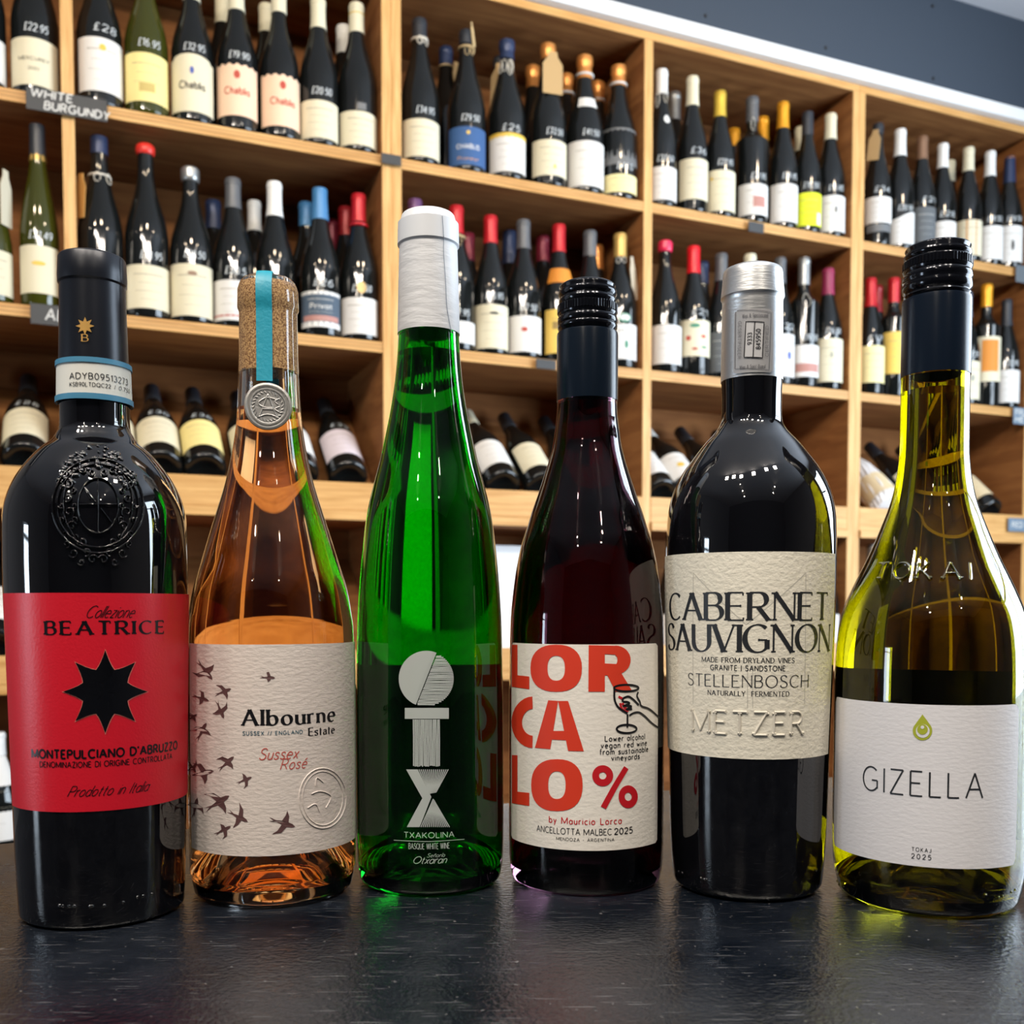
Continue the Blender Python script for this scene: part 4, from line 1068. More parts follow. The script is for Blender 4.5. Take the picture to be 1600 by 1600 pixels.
CEILM = mat('ceiling_paint', (0.58, 0.58, 0.61), 0.9)
WALLM = mat('wall_paint', (0.16, 0.16, 0.17), 0.9)
DARKW = mat('dark_wall_paint', (0.03, 0.032, 0.038), 0.8)
FLM = wood('floor_boards', (0.10, 0.06, 0.035), (0.20, 0.12, 0.07), (2, 20, 1), .5)
X0, X1, Y0, Y1 = -2.7, 3.6, -2.7, 4.6
tag(mesh('floor', box(X0, X1, Y0, Y1, FLOOR_Z - .05, FLOOR_Z), FLM), 'brown board floor of the shop', kind='structure')
tag(mesh('ceiling', box(X0, X1, Y0, Y1, CEIL_Z, CEIL_Z + .05), CEILM), 'pale grey ceiling', kind='structure')
sw = box(-2.75, 2.75, 0.33, 0.38, FLOOR_Z, CEIL_Z)
o = tag(mesh('wall_back', sw, WALLM), 'wall behind the bookcases', kind='structure'); o.location = ORI; o.rotation_euler = (0, 0, PHI)
def wall_open(name, m, lab, axis, pos, th, a0, a1, op):
    """wall slab with one rectangular opening op = (b0, b1, z0, z1)"""
    b0, b1, z0, z1 = op
    parts = []
    for (p0, p1, q0, q1) in ((a0, b0, FLOOR_Z, CEIL_Z), (b1, a1, FLOOR_Z, CEIL_Z), (b0, b1, FLOOR_Z, z0), (b0, b1, z1, CEIL_Z)):
        if p1 - p0 < .01 or q1 - q0 < .01: continue
        parts.append(box(pos, pos + th, p0, p1, q0, q1) if axis == 'x' else box(p0, p1, pos, pos + th, q0, q1))
    return tag(mesh(name, join(*parts), m), lab, kind='structure')
wall_open('wall_left', WALLM, 'left wall with the glazed door opening', 'x', -2.75, .05, Y0, 2.0, (-.55, -.15, -.6, .5))
wall_open('wall_right', WALLM, 'right wall with the shop window opening', 'x', 2.25, .05, Y0, 3.05, (.40, 2.10, -.3, 1.40))
tag(mesh('wall_front', box(X0, 2.25, -2.75, -2.7, FLOOR_Z, CEIL_Z), DARKW), 'dark painted wall behind the viewer', kind='structure')

FRM = mat('window_frame_dark', (.04, .045, .05), .5)
def frame(name, lab, x, ys, zs, b_=.018):
    bars = [box(x, x + .03, y - b_, y + b_, zs[0], zs[-1]) for y in ys] + [box(x + .001, x + .029, ys[0], ys[-1], z - b_ * .8, z + b_ * .8) for z in zs]
    return tag(mesh(name, join(*bars), FRM), lab, kind='structure')
frame('window_1', 'dark frame of the shop window in the right wall', 2.10, (.42, 1.05, 1.55, 2.08), (-.29, .95, 1.39))
frame('door_1', 'dark frame of the glazed door in the left wall', -2.53, (-.53, -.17), (-.56, .36, .47), .008)
# bulkhead board over the bookcases, its white trim
BULK = mat('slate_blue_paint', (0.028, 0.041, 0.062), 0.65, bump=(3, 0.3, (1, 1, 1)))
o = mesh('wall_bulkhead', box(-2.2, 2.6, -0.012, 0.33, 1.4805, CEIL_Z), BULK); o.location = ORI; o.rotation_euler = (0, 0, PHI)
tag(o, 'dark slate-blue painted board wall above the bookcases', kind='structure'); bulk = o
for (u, v) in ((1103, 24), (1291, 74), (1458, 9), (1459, 122)):
    d = ray(u, v); q = ORI + NX * -0.014; k = (q - Vector((0, 0, H))).dot(NX) / d.dot(NX); pt = d * k + Vector((0, 0, H))
    loc = (pt - ORI); lx, lz = loc.dot(EX), pt.z
    sc_ = mesh('screw', lathe([(0, -.002), (.004, -.002), (.0045, 0), (.0035, .0015), (0, .002)], 12), mat('screw_black', (.004, .004, .005), .6), bulk, True, 40)
    sc_.matrix_local = Matrix.Translation((lx, -0.0125, lz)) @ Matrix.Rotation(math.radians(90), 4, 'X')
o = mesh('trim_1', box(-2.2, 2.6, -0.020, 0.02, 1.4475, 1.4800, .002), mat('white_gloss_trim', (.74, .76, .78), .35)); o.location = ORI; o.rotation_euler = (0, 0, PHI)
tag(o, 'white painted strip between bookcases and slate-blue board', kind='structure')

# ------------------------------------------------------------------ bookcases
DEP = 0.30; T = 0.022
TOPZ = 1.446
ZS1, ZS2 = 1.0666, 0.6881        # tops of the two flat shelves
LIP = (0.3385, 0.397)           # lip of the slanted bin
SL0, SL1 = 0.336, 0.592        # slanted board front / back heights
S4T = 0.0; LIP4 = (-0.018, 0.053)
def bx(name, parent, m, *a, bev=.0012):
    return mesh(name, box(*a, bev), m, parent)
def bookcase(t0, bays, label, slant4):
    """bays: list of (x0, x1) clear openings relative to the bookcase's left end; sides are T thick"""
    root = empty('bookcase', L(t0, 0, FLOOR_Z), (0, 0, PHI))
    tag(root, label, 'bookcase', 'oak bookcases standing side by side against the wall')
    w_ = bays[-1][1] + T * .9
    z = lambda q: q - FLOOR_Z
    def board(nm, a, b_, y0, z0, z1, vert=False):
        o = bx(nm, root, WOOD_P if vert else WOOD_B, a, b_, y0 + .003, DEP, z0, z1, bev=.0005)
        bx('edge_band', o, WOOD_EV if vert else WOOD_E, a, b_, y0, y0 + .003, z0, z1, bev=.0008)
        return o
    board('side_panel', 0, bays[0][0], 0, 0, z(TOPZ - .018), True)
    board('side_panel', bays[-1][1], w_, 0, 0, z(TOPZ - .018), True)
    for (a, b_), (c_, d_) in zip(bays[:-1], bays[1:]):
        board('divider', b_, c_, 0.001, 0, z(TOPZ - .018), True)
    board('top_board', 0, w_, 0, z(TOPZ - .018), z(TOPZ))
    bx('back_panel', root, WOOD_P, 0, w_, DEP, DEP + .012, 0, z(TOPZ))
    for k, (a, b_) in enumerate(bays):
        for zs in (ZS1, ZS2):
            sh = board('shelf', a, b_, 0.002, z(zs - T), z(zs))
            for q in (.3, .62):
                mesh('ply_layer', box(a, b_, 0.0012, 0.003, z(zs - T * q) - .0008, z(zs - T * q) + .0008), PLY, sh)
        board('shelf', a, b_, -0.006, z(LIP[0] - .019), z(LIP[0]))
        bx('shelf_lip', root, WOOD_E, a, b_, 0.0, 0.016, z(LIP[0] + .0003), z(LIP[1]))
        V = [(a, .018, z(SL0 + .003)), (b_, .018, z(SL0 + .003)), (b_, DEP - .001, z(SL1)), (a, DEP - .001, z(SL1)),
             (a, .018, z(SL0 + .001)), (b_, .018, z(SL0 + .001)), (b_, DEP - .001, z(SL1 - .014)), (a, DEP - .001, z(SL1 - .014))]
        mesh('sloping_board', (V, [(0, 1, 2, 3), (7, 6, 5, 4), (0, 4, 5, 1), (3, 2, 6, 7), (0, 3, 7, 4), (1, 5, 6, 2)]), WOOD_B, root)
        board('shelf', a, b_, -0.004, z(S4T - .018), z(S4T))
        bx('shelf_lip', root, WOOD_E, a, b_, -0.004, 0.012, z(S4T + .0003), z(LIP4[1]))
        board('shelf', a, b_, 0.0, z(-.352), z(-.33))
        board('shelf', a, b_, 0.0, z(-.90), z(-.88))
        if slant4[k]:
            dz = S4T - LIP[0]
            V2 = [(x, y, q + dz) for x, y, q in V]
            mesh('sloping_board', (V2, [(0, 1, 2, 3), (7, 6, 5, 4), (0, 4, 5, 1), (3, 2, 6, 7), (0, 3, 7, 4), (1, 5, 6, 2)]), WOOD_B, root)
    return root
# posts along the run (t): A -.904..-.8825, B -.2914..-.2512 (double), C .336...360, D .947...9866 (double), E 1.5736..
bookcase(-1.4871, [(.0198, .5984), (.6199, 1.1985)], 'oak bookcase at left edge, behind the bottle with star label', (True, True))
bookcase(-.2686, [(.0215, .5957), (.6179, 1.1928)], 'oak bookcase in the middle with slate-coloured clip on its shelf', (False, False))
bookcase(.9442, [(.0186, .5936), (.6158, 1.1908)], 'oak bookcase at right edge, behind the bottle with dark screw cap', (False, False))

# ------------------------------------------------------------------ bottles on the bookcases
KIND = {
 'burg': [(1, .025), (1, .42), (.975, .49), (.88, .56), (.68, .65), (.50, .73), (.40, .80), (.365, .86), (.36, .99)],
 'bord': [(1, .025), (1, .60), (.97, .635), (.82, .67), (.55, .705), (.41, .74), (.37, .78), (.37, .99)],
 'rhine': [(1, .025), (1, .36), (.95, .46), (.78, .58), (.58, .69), (.44, .78), (.38, .88), (.37, .99)],
 'champ': [(1, .025), (1, .40), (.97, .48), (.84, .57), (.62, .67), (.46, .76), (.38, .84), (.35, .99)]}
ZB = {1: ZS1, 2: ZS2, 4: S4T, 5: -.33}
def on_plane(u, v, dep):
    q = ORI + NX * dep; d = ray(u, v)
    k = (q - Vector((0, 0, H))).dot(NX) / d.dot(NX)
    pt = Vector((0, 0, H)) + d * k
    return (pt - ORI).dot(EX), pt.z
rb_ = random.Random(11)
def shelf_bottle(label, kind='burg', R=.0415, Hh=.30, cap='cream', cap_f=.20, cap_style='foil', lab=None, glass=None, price=None, extras=(), root=None, face=0.0, group='', small=True, lettering=None):
    tag(root, label, 'bottle', group)
    P = [(r * R, z * Hh) for r, z in KIND[kind]]
    PP = smooth_prof(P, 3)
    body = [(0, .012), (R * .5, .006), (R * .82, 0.0), (R * .94, .0015), (R * .99, .005)] + PP
    mesh('bottle_glass', lathe(body + [(0, PP[-1][1])], 32), glass or DARKG, root, True, 45)
    ra = lambda z: R_at(PP, z)
    pf = lambda a, z, o: ((ra(z) + o) * math.sin(a), -(ra(z) + o) * math.cos(a), z)
    z0 = Hh * (1 - cap_f); rn = ra(Hh * .97)
    cm = capmat(cap)
    if cap_style == 'foil':
        cpf = [(ra(z0) + .0002, z0), (ra(z0) + .0009, z0 + .0003)] + [(ra(z0 + (Hh - z0) * f) + .0009, z0 + (Hh - z0) * f) for f in (.25, .5, .75)] + \
              [(rn + .0009, Hh * .955), (rn + .0017, Hh * .958), (rn + .0017, Hh * .982), (rn + .0006, Hh * .987), (rn + .0002, Hh * .998), (rn * .8, Hh), (0, Hh + .0002)]
    elif cap_style == 'wax':
        cpf = [(rn + .0002, z0), (rn + .0022, z0 + .002), (rn + .0032, z0 + .008), (rn + .0030, Hh * .985), (rn * .95, Hh * .998), (0, Hh * 1.001)]
    elif cap_style == 'mush':      # sparkling cork foil
        cpf = [(ra(z0) + .0003, z0), (ra(z0) + .0012, z0 + .001), (rn + .0012, Hh * .90), (rn + .0005, Hh * .915), (rn + .0030, Hh * .93), (rn + .0034, Hh * .955), (rn + .0026, Hh * .985), (rn * .7, Hh), (0, Hh + .001)]
    else:                          # smooth sleeve
        cpf = [(ra(z0) + .0002, z0), (ra(z0) + .0009, z0 + .0003), (rn + .0010, Hh * .94), (rn + .0011, Hh * .99), (rn + .0004, Hh * .998), (0, Hh + .0002)]
    mesh('capsule', lathe(cpf, 24), cm, root, True, 40)
    def patch(name, a0, a1, q0, q1, m, o=.0004, na=14, nz=1, par=root, top=None):
        V = []; Fc = []
        for j in range(nz + 1):
            for i in range(na + 1):
                a = a0 + (a1 - a0) * i / na; z = q0 + (q1 - q0) * j / nz
                if top and j == nz: z += top(i / na)
                V.append(pf(a, z, o))
        for j in range(nz):
            for i in range(na):
                a = j * (na + 1) + i; Fc.append((a, a + 1, a + na + 2, a + na + 1))
        return mesh(name, (V, Fc), m, par, True)
    if lab:
        lc, q0, q1, hw = lab[:4]
        shape = lab[4] if len(lab) > 4 else None
        top = None
        if shape == 'arch': top = lambda x: .008 * (math.sin(math.pi * x) - .3) if .12 < x < .88 else -.004
        if shape == 'rag': top = lambda x: .0025 * math.sin(x * 40)
        if shape == 'wave': top = lambda x: .010 * math.sin(x * 4.5 + 4.0)
        lm = patch('paper_label', face - hw, face + hw, q0, q1, paper(lc), na=22, nz=3, top=top)
        # printed lines too small to read
        if lettering != 'none':
            rl = []; hgt = q1 - q0
            for k in range(4):
                zz = q0 + hgt * (.78 - .19 * k); half_ = hw * R * (.55, .38, .5, .3)[k]
                x = -half_
                while x < half_ * .9:
                    ln_ = rb_.uniform(.002, .006)
                    rl.append(strip([(x, zz), (min(x + ln_, half_), zz)], lambda a, b_, k=k: (.0011, .0005, .0005, .0004)[k] / 2 * 1.4, .003)); x += ln_ + .0012
            dk = lc in ('blue', 'slate', 'grey')
            mesh('small_print', rows_to_mesh(rl, lambda x, y, o_: pf(face + x / R, y, o_), .0007, 1), mat('pale_print', (.5, .5, .48), .6) if dk else mat('grey_print', (.25, .22, .17), .7), lm)
    if price:
        zt = (lab[2] if lab else Hh * .45) + .012
        cap_h = .013
        rl, W = glyph_rows(price, .040, cap_h, .0014, gap=.2, slant=.12, wave=.0006, step=.003)
        rz = ra(zt + .005)
        a0 = face + .12
        mesh('price_writing', rows_to_mesh(rl, lambda x, y, o_: pf(a0 + (x - .020) / rz, zt + y, o_), .0006, 1), CHALK, root)
    for e in extras:
        if e[0] == 'patch':        # coloured print or second label: ('patch', name, colour, a0, a1, z0, z1)
            patch(e[1], face + e[3], face + e[4], e[5], e[6], e[2], .0008, 8, 1)
        elif e[0] == 'disc':       # ('disc', name, mat, a, z, r, ry)
            V = [pf(face + e[3], e[4], .001)]; Fc = []
            for k in range(16):
                q = 2 * math.pi * k / 16; V.append(pf(face + e[3] + e[5] * math.cos(q) / ra(e[4]), e[4] + e[6] * math.sin(q), .0009))
            for k in range(16): Fc.append((0, 1 + k, 1 + (k + 1) % 16))
            mesh(e[1], (V, Fc), e[2], root, True)
        elif e[0] == 'word':       # ('word', text, mat, width, cap, z, thick)
            rl, W = glyph_rows(e[1], e[3], e[4], e[6] * e[4], gap=.2, step=.003)
            mesh('lettering', rows_to_mesh(rl, lambda x, y, o_: pf(face + (x - e[3] / 2) / R, e[5] + y, o_), .0009, 1), e[2], root)
        elif e[0] == 'ring':       # collar / string round the neck ('ring', name, mat, z, r)
            zc, tr = e[3], e[4]; rc = ra(zc) + tr * .6
            mesh(e[1], lathe([(rc + tr * math.cos(2 * math.pi * k / 8), zc + tr * math.sin(2 * math.pi * k / 8) * (e[5] if len(e) > 5 else 1)) for k in range(8)], 24, closed=True), e[2], root, True)
        elif e[0] == 'loops':      # hanging string loops ('loops', name, mat, z, length, n)
            cu = []
            for k in range(e[5]):
                aa = face + rb_.uniform(-.9, .9); ln_ = e[4] * rb_.uniform(.6, 1.1); pts = []
                for i in range(13):
                    q = 2 * math.pi * i / 12
                    pts.append(Vector(pf(aa + .28 * math.sin(q), e[3] - ln_ / 2 * (1 - math.cos(q)), .0022 + .001 * math.sin(k))))
                cu.append(pts)
            mesh(e[1], tubes(cu, .0008), e[2], root, True)
        elif e[0] == 'tag':        # hanging card: ('tag', name, mat, a, ztop, w, h, tilt)
            w2, h2, t_ = e[5] / 2, e[6], .0009
            sh = [(-w2 * .45, 0), (w2 * .45, 0), (w2 * .5, -h2 * .12), (w2, -h2 * .3), (w2, -h2), (-w2, -h2), (-w2, -h2 * .3), (-w2 * .5, -h2 * .12)]
            n = len(sh)
            V = [(x, -t_, z) for x, z in sh] + [(x, t_, z) for x, z in sh]
            Fc = [tuple(range(n - 1, -1, -1)), tuple(range(n, 2 * n))] + [(i, (i + 1) % n, n + (i + 1) % n, n + i) for i in range(n)]
            tg = mesh(e[1], (V, Fc), e[2], root)
            rr = ra(e[4] - h2 * .9) + .004 if len(e) < 9 else e[8]
            an_ = face + e[3]
            tg.matrix_local = Matrix.Translation(((rr) * math.sin(an_), -rr * math.cos(an_), e[4])) @ Matrix.Rotation(an_, 4, 'Z') @ Matrix.Rotation(e[7], 4, 'Y')
    return root

def tubes(paths, r, n=6):
    V = []; Fc = []
    for P in paths:
        b0 = len(V); m_ = len(P)
        for i, q in enumerate(P):
            d = (P[min(i + 1, m_ - 1)] - P[max(i - 1, 0)]).normalized()
            up = Vector((0, 0, 1)) if abs(d.z) < .9 else Vector((1, 0, 0))
            s_ = d.cross(up).normalized(); t_ = s_.cross(d)
            for k in range(n):
                a = 2 * math.pi * k / n; V.append(q + s_ * math.cos(a) * r + t_ * math.sin(a) * r)
        for i in range(m_ - 1):
            for k in range(n):
                a = b0 + i * n + k; c_ = b0 + i * n + (k + 1) % n
                Fc.append((a, c_, c_ + n, a + n))
    return V, Fc

STRING = mat('white_string', (.62, .58, .50), .8); RAFFIA = mat('tan_raffia', (.50, .36, .18), .8)
KRAFT = mat('kraft_card', (.44, .29, .13), .8); PALEW = mat('pale_wood_tag', (.52, .45, .34), .7); WCARD = mat('cream_card', (.60, .55, .42), .8)
REDI = mat('red_ink', (.42, .05, .03), .6); BLUEI = mat('blue_ink', (.06, .10, .35), .6); GOLDI = mat('gold_ink', (.66, .44, .06), .5); BLKI = mat('black_ink', (.02, .02, .02), .6)
GREENI = mat('green_ink', (.05, .22, .14), .6); DUSTY = mat('dusty_rose_ink', (.42, .20, .17), .6); WHI = mat('white_ink', (.75, .75, .73), .6); BRONZE = mat('bronze_seal', (.42, .30, .14), .4, .6)
SMOKE = mat('smoky_print', (.13, .135, .14), .5); ORANGEI = mat('orange_ink', (.62, .22, .02), .6); STRAPW = mat('white_collar', (.70, .70, .68), .5)

SHELFN = {1: 'top shelf', 2: 'middle shelf', 4: 'low shelf', 5: 'bottom shelf'}
POSTS = ((-1.50, -1.4673), (-.8887, -.8672), (-.2886, -.2471), (.3271, .3493), (.9242, .9628), (1.5378, 1.56))
BAYN = {'leftmost bay': 0, 'left bay': 1, 'middle bay': 2, 'right-centre bay': 3, 'rightmost bay': 4}
QUEUE = []
def settle(items):
    """items: [t, dep, R, row, bay] - nudged along the shelf until nothing touches"""
    for _ in range(400):
        moved = False
        for i, a in enumerate(items):
            lo, hi = POSTS[a[4]][1] + a[2] + .0008, POSTS[a[4] + 1][0] - a[2] - .0008
            if a[0] < lo: a[0] = lo; moved = True
            if a[0] > hi: a[0] = hi; moved = True
            for b_ in items[i + 1:]:
                if a[3] != b_[3] or a[4] != b_[4]: continue
                dt, dd = b_[0] - a[0], b_[1] - a[1]
                need = a[2] + b_[2] + .0006
                d = math.hypot(dt, dd)
                if d < need:
                    moved = True
                    if abs(dd) < .03: q = (need - d) / 2 * (1 if dt >= 0 else -1); a[0] -= q; b_[0] += q
                    elif dd > 0: b_[1] += (need - d) * .6; b_[0] += (need - d) * .3 * (1 if dt >= 0 else -1)
                    else: a[1] += (need - d) * .6; a[0] -= (need - d) * .3 * (1 if dt >= 0 else -1)
            a[1] = min(a[1], DEP - a[2] - .002)
        if not moved: break
def place(*a, **k):
    QUEUE.append((a, k))
def place_all():
    items = []
    for a, k in QUEUE:
        row, bay, u, vmid = a[:4]; R_ = k.get('R', .041)
        if row == 1 and 'champ' not in k.get('kind', ''): R_ *= .985
        k['R'] = R_
        d_ = k.get('dep', R_ + .0015)
        items.append([on_plane(u, vmid, d_)[0], d_, R_, row, BAYN[bay]]); k['dep'] = d_
    settle(items)
    for (a, k), it in zip(QUEUE, items):
        put(*a, pos=(it[0], it[1]), **k)
def put(row, bay, u, vmid, vtop, desc, pos=None, dep=.047, kind='burg', R=.041, cap='cream', vcap=None, cap_style='foil', lab=None, price=None, extras=(), face=None, glass=None, lettering=None, wh=1.25):
    t, zm = on_plane(u, vmid, dep); zb = ZB[row]
    t, zm = on_plane(u, vmid, dep)
    top = on_plane(u, vtop, dep)[1] if vtop is not None else zb + .30
    Hh = max(.24, min(top - zb, .335))
    cap_f = .20
    if vcap is not None:
        zc = on_plane(u, vcap, dep)[1]; cap_f = min(max((zb + Hh - zc) / Hh, .06), .36)
    L_ = None
    if lab:
        z1 = on_plane(u, lab[1], dep - R)[1] - zb; z0 = on_plane(u, lab[2], dep - R)[1] - zb
        L_ = (lab[0], max(z0, .012), z1, wh) + tuple(lab[3:])
    t, dep = pos
    root = empty('wine_bottle', L(t, dep, zb), (0, 0, PHI))
    if face is None:
        # labels face roughly out of the shelf, turned a little towards the shop
        px_, py_ = root.location.x, root.location.y
        face = (math.atan2(-px_, py_) - PHI) * .5 + rb_.uniform(-.12, .12)
    ex = []
    for e in extras:
        e = list(e)
        if callable(e[-1]): e = e[-1](Hh, zb, L_)
        ex.append(tuple(e))
    label = desc + ', ' + SHELFN[row] + ', ' + bay
    shelf_bottle(label, kind, R, Hh, cap, cap_f, cap_style, L_, glass, price, ex, root, face, 'wine bottles standing on the ' + SHELFN[row], lettering=lettering)
    return root
B0, BL, BM, BR, BX = 'leftmost bay', 'left bay', 'middle bay', 'right-centre bay', 'rightmost bay'
def pw(m, a0, a1, f0, f1, name='printed_panel'):     # print as fraction of the label
    return ('x', lambda H_, zb, l: ('patch', name, m, a0, a1, l[1] + (l[2] - l[1]) * f0, l[1] + (l[2] - l[1]) * f1))
def dw(m, a, f, r, ry, name='printed_emblem'):
    return ('x', lambda H_, zb, l: ('disc', name, m, a, l[1] + (l[2] - l[1]) * f, r, ry))
def ww(txt, m, wd, cap, f, th=.13):
    return ('x', lambda H_, zb, l: ('word', txt, m, wd, cap, l[1] + (l[2] - l[1]) * f, th))
def rg(name, m, fz, r, sq=1): return ('x', lambda H_, zb, l: ('ring', name, m, H_ * fz, r, sq))
def lp(name, m, fz, ln_, n): return ('x', lambda H_, zb, l: ('loops', name, m, H_ * fz, ln_, n))
def tg(name, m, a, fz, w_, h_, tilt=0, rr=None):
    return ('x', lambda H_, zb, l: ('tag', name, m, a, H_ * fz, w_, h_, tilt) + ((rr,) if rr else ()))

# --- top shelf
place(1, B0, -28, 90, None, 'dark bottle cut by the left edge', lab=('white', 52, 132), price=None)
place(1, B0, 55, 95, None, 'dark bottle with cream label, beside the slate sign', lab=('cream', 59, 133), price='£22.95', lettering='none', extras=[ww('MERCUREY', BLKI, .052, .006, .52), ww('2022', BLKI, .018, .005, .32)])
place(1, BL, 156, 100, None, 'dark bottle with white label and gold crest', lab=('white', 58, 142), price='£28', extras=[dw(GOLDI, 0, .82, .006, .006)])
place(1, BL, 229, 120, None, 'olive bottle with yellow label', lab=('yellow', 82, 158), price='£16.95', glass=OLIVEG, R=.0405, extras=[pw(mat('tan_ink', (.5, .38, .12), .6), -.35, .35, .2, .38)])
place(1, BL, 301, 130, None, 'dark bottle with arched cream label and blue crest', lab=('cream', 88, 174, 'arch'), price='£32.95', lettering='none', R=.0405, extras=[ww('Chαblis', BLKI, .048, .013, .42, .17), dw(BLUEI, 0, .75, .004, .007)])
place(1, BL, 371, 150, None, 'dark bottle with ragged parchment label, left of its twin', lab=('parch', 100, 180, 'rag'), price='£19.90', lettering='none', R=.040, cap='cream', extras=[ww('Chαblis', REDI, .048, .013, .42, .17), dw(REDI, 0, .80, .006, .008)])
place(1, BL, 349, 100, -18, 'cream-capped bottle half hidden behind parchment label bottles', dep=.15, cap='cream', vcap=40)
place(1, BL, 437, 160, -12, 'dark bottle with ragged parchment label, right of its twin', lab=('parch', 116, 196, 'rag'), price=None, lettering='none', R=.040, cap='cream', vcap=24, extras=[ww('Chαblis', REDI, .048, .013, .42, .17), dw(REDI, 0, .80, .006, .008)])
place(1, BL, 417, 120, 9, 'cream-capped bottle behind the second parchment label', dep=.15, cap='cream', vcap=54)
place(1, BL, 501, 180, 0, 'dark bottle with cream capsule and plain cream label', lab=('cream', 156, 220), price='£20.50', cap='cream', vcap=49, R=.0395)
place(1, BL, 562, 190, 9, 'dark bottle with ridged cream capsule, beside double post', lab=('cream', 173, 230), cap='cream', vcap=56, R=.0405, extras=[rg('gold_band', GOLDI, .93, .0012), pw(SMOKE, -.2, .25, 1.04, 1.25, 'neck_sticker')])
place(1, BL, 541, 150, 43, 'pale-capped bottle in the back row by double post', dep=.15, cap='white', vcap=88)
place(1, BM, 656, 215, 32, 'slender bottle with matt dark capsule, string bow and cream-yellow label', kind='champ', lab=('cream', 184, 246), price='£34.95', cap='dark', vcap=66, extras=[rg('string', STRING, .86, .0022), lp('string_bow', STRING, .87, .018, 4)])
place(1, BM, 697, 170, 76, 'dark bottle with raffia-tied neck in the back row', dep=.16, kind='champ', cap='navy', vcap=105, extras=[rg('raffia', RAFFIA, .87, .002), tg('card_tag', KRAFT, .7, .88, .03, .08, -.2)])
place(1, BM, 729, 225, 50, 'bottle with blue label, raffia and a twig', kind='champ', lab=('blue', 196, 258), price='£29.50', cap='dark', vcap=72, lettering='none', extras=[rg('raffia', RAFFIA, .88, .0022), lp('raffia_bow', RAFFIA, .88, .02, 3), ww('CHABLIS', WHI, .05, .009, .42), ww('Primeur', mat('copper_ink', (.55, .28, .12), .5), .045, .007, .12), tg('twig', RAFFIA, .5, 1.04, .006, .05, -.15), dw(GOLDI, 0, .84, .004, .004)])
place(1, BM, 792, 235, 63, 'bottle with navy foil, white string loops and gold-topped label', kind='champ', lab=('white', 211, 266), price='£25', cap='navy', vcap=95, cap_style='mush', extras=[lp('string_loops', STRING, .84, .035, 5), pw(GOLDI, -1.25, 1.25, .98, 1.1, 'gold_stripe')])
place(1, BM, 812, 200, 96, 'dark bottle with brown hanging card in the back row', dep=.16, kind='champ', cap='dark', vcap=115, extras=[tg('card_tag', KRAFT, -.2, .92, .035, .10, .05)])
place(1, BM, 856, 245, 69, 'bottle with copper foil and big brown card on its neck', kind='champ', lab=('cream', 216, 272), price='£33.50', cap='copper', vcap=95, cap_style='mush', extras=[tg('card_tag', KRAFT, .05, .90, .046, .09, 0), dw(GOLDI, .1, .25, .003, .005)])
place(1, BM, 834, 190, 100, 'copper-foiled bottle behind the brown card', dep=.16, kind='champ', cap='copper', vcap=140, cap_style='mush')
place(1, BM, 916, 255, 88, 'stout sparkling bottle with copper foil and large white label', kind='champ', R=.0435, lab=('white', 218, 289), price='£41.50', cap='copper', vcap=127, cap_style='mush', extras=[rg('white_collar', STRAPW, .855, .003, .8), ('x', lambda H_, zb, l: ('patch', 'neck_label', STRAPW, -.7, .7, H_ * .60, H_ * .67))])
place(1, BM, 889, 200, 117, 'copper-foiled sparkling bottle behind the large white label', dep=.15, kind='champ', cap='copper', vcap=152, cap_style='mush', extras=[rg('white_collar', STRAPW, .855, .0028, .8)])
place(1, BM, 973, 265, 104, 'sparkling bottle with smoky print and yellow base label', kind='champ', R=.0425, lab=('palegold', 271, 299), price='£41.0', cap='copper', vcap=139, cap_style='mush', extras=[rg('white_collar', STRAPW, .855, .0028, .8), ('x', lambda H_, zb, l: ('patch', 'smoky_print', SMOKE, -1.2, 1.2, H_ * .24, H_ * .50))])
place(1, BM, 945, 210, 130, 'copper-foiled sparkling bottle between two sparkling bottles', dep=.15, kind='champ', cap='copper', vcap=165, cap_style='mush', extras=[rg('white_collar', STRAPW, .855, .0028, .8)])
place(1, BR, 1033, 285, 110, 'white-capped bottle with swing string beside the single post', lab=('white', 258, 310), price='£37.50', cap='white', vcap=150, R=.036, extras=[lp('string', STRING, .84, .04, 2), ('x', lambda H_, zb, l: ('disc', 'neck_medal', STRAPW, .3, H_ * .62, .007, .010))])
place(1, BR, 1053, 240, 146, 'grey-cream capped bottle in the back row', dep=.14, cap='silver', vcap=190)
place(1, BR, 1081, 280, 121, 'dark bottle with tall cream capsule and cream label', lab=('cream', 245, 309), price='£36', cap='cream', vcap=168, R=.0375)
place(1, BR, 1124, 295, 144, 'dark bottle with yellow-gold foil capsule', lab=('cream', 263, 327), price='£27.95', cap='gold', vcap=185, R=.0375, extras=[dw(GOLDI, -.8, .8, .004, .004)])
place(1, BR, 1148, 260, 203, 'orange-capped bottle behind the gold foil bottle', dep=.16, cap='orange', vcap=232)
place(1, BR, 1174, 310, 153, 'dark bottle with grey capsule and dusty-rose box on label', kind='bord', lab=('white', 284, 333), price='£21.95', cap='grey', vcap=193, R=.039, extras=[pw(DUSTY, -.25, .6, .25, .6), lp('string', STRING, .83, .05, 1)])
place(1, BR, 1189, 270, 184, 'orange-capped bottle behind the dusty-rose label', dep=.15, cap='orange', vcap=222)
place(1, BR, 1222, 315, 161, 'dark bottle with orange-gold capsule and white label', lab=('white', 284, 344), price='£19.95', cap='orange', vcap=203, R=.0375)
place(1, BR, 1264, 325, 177, 'dark bottle with black cap and lime yellow label', lab=('lime', 299, 351), price='£16.50', cap='dark', vcap=214, cap_style='sleeve', R=.036, extras=[pw(WHI, .55, .95, .05, .4)])
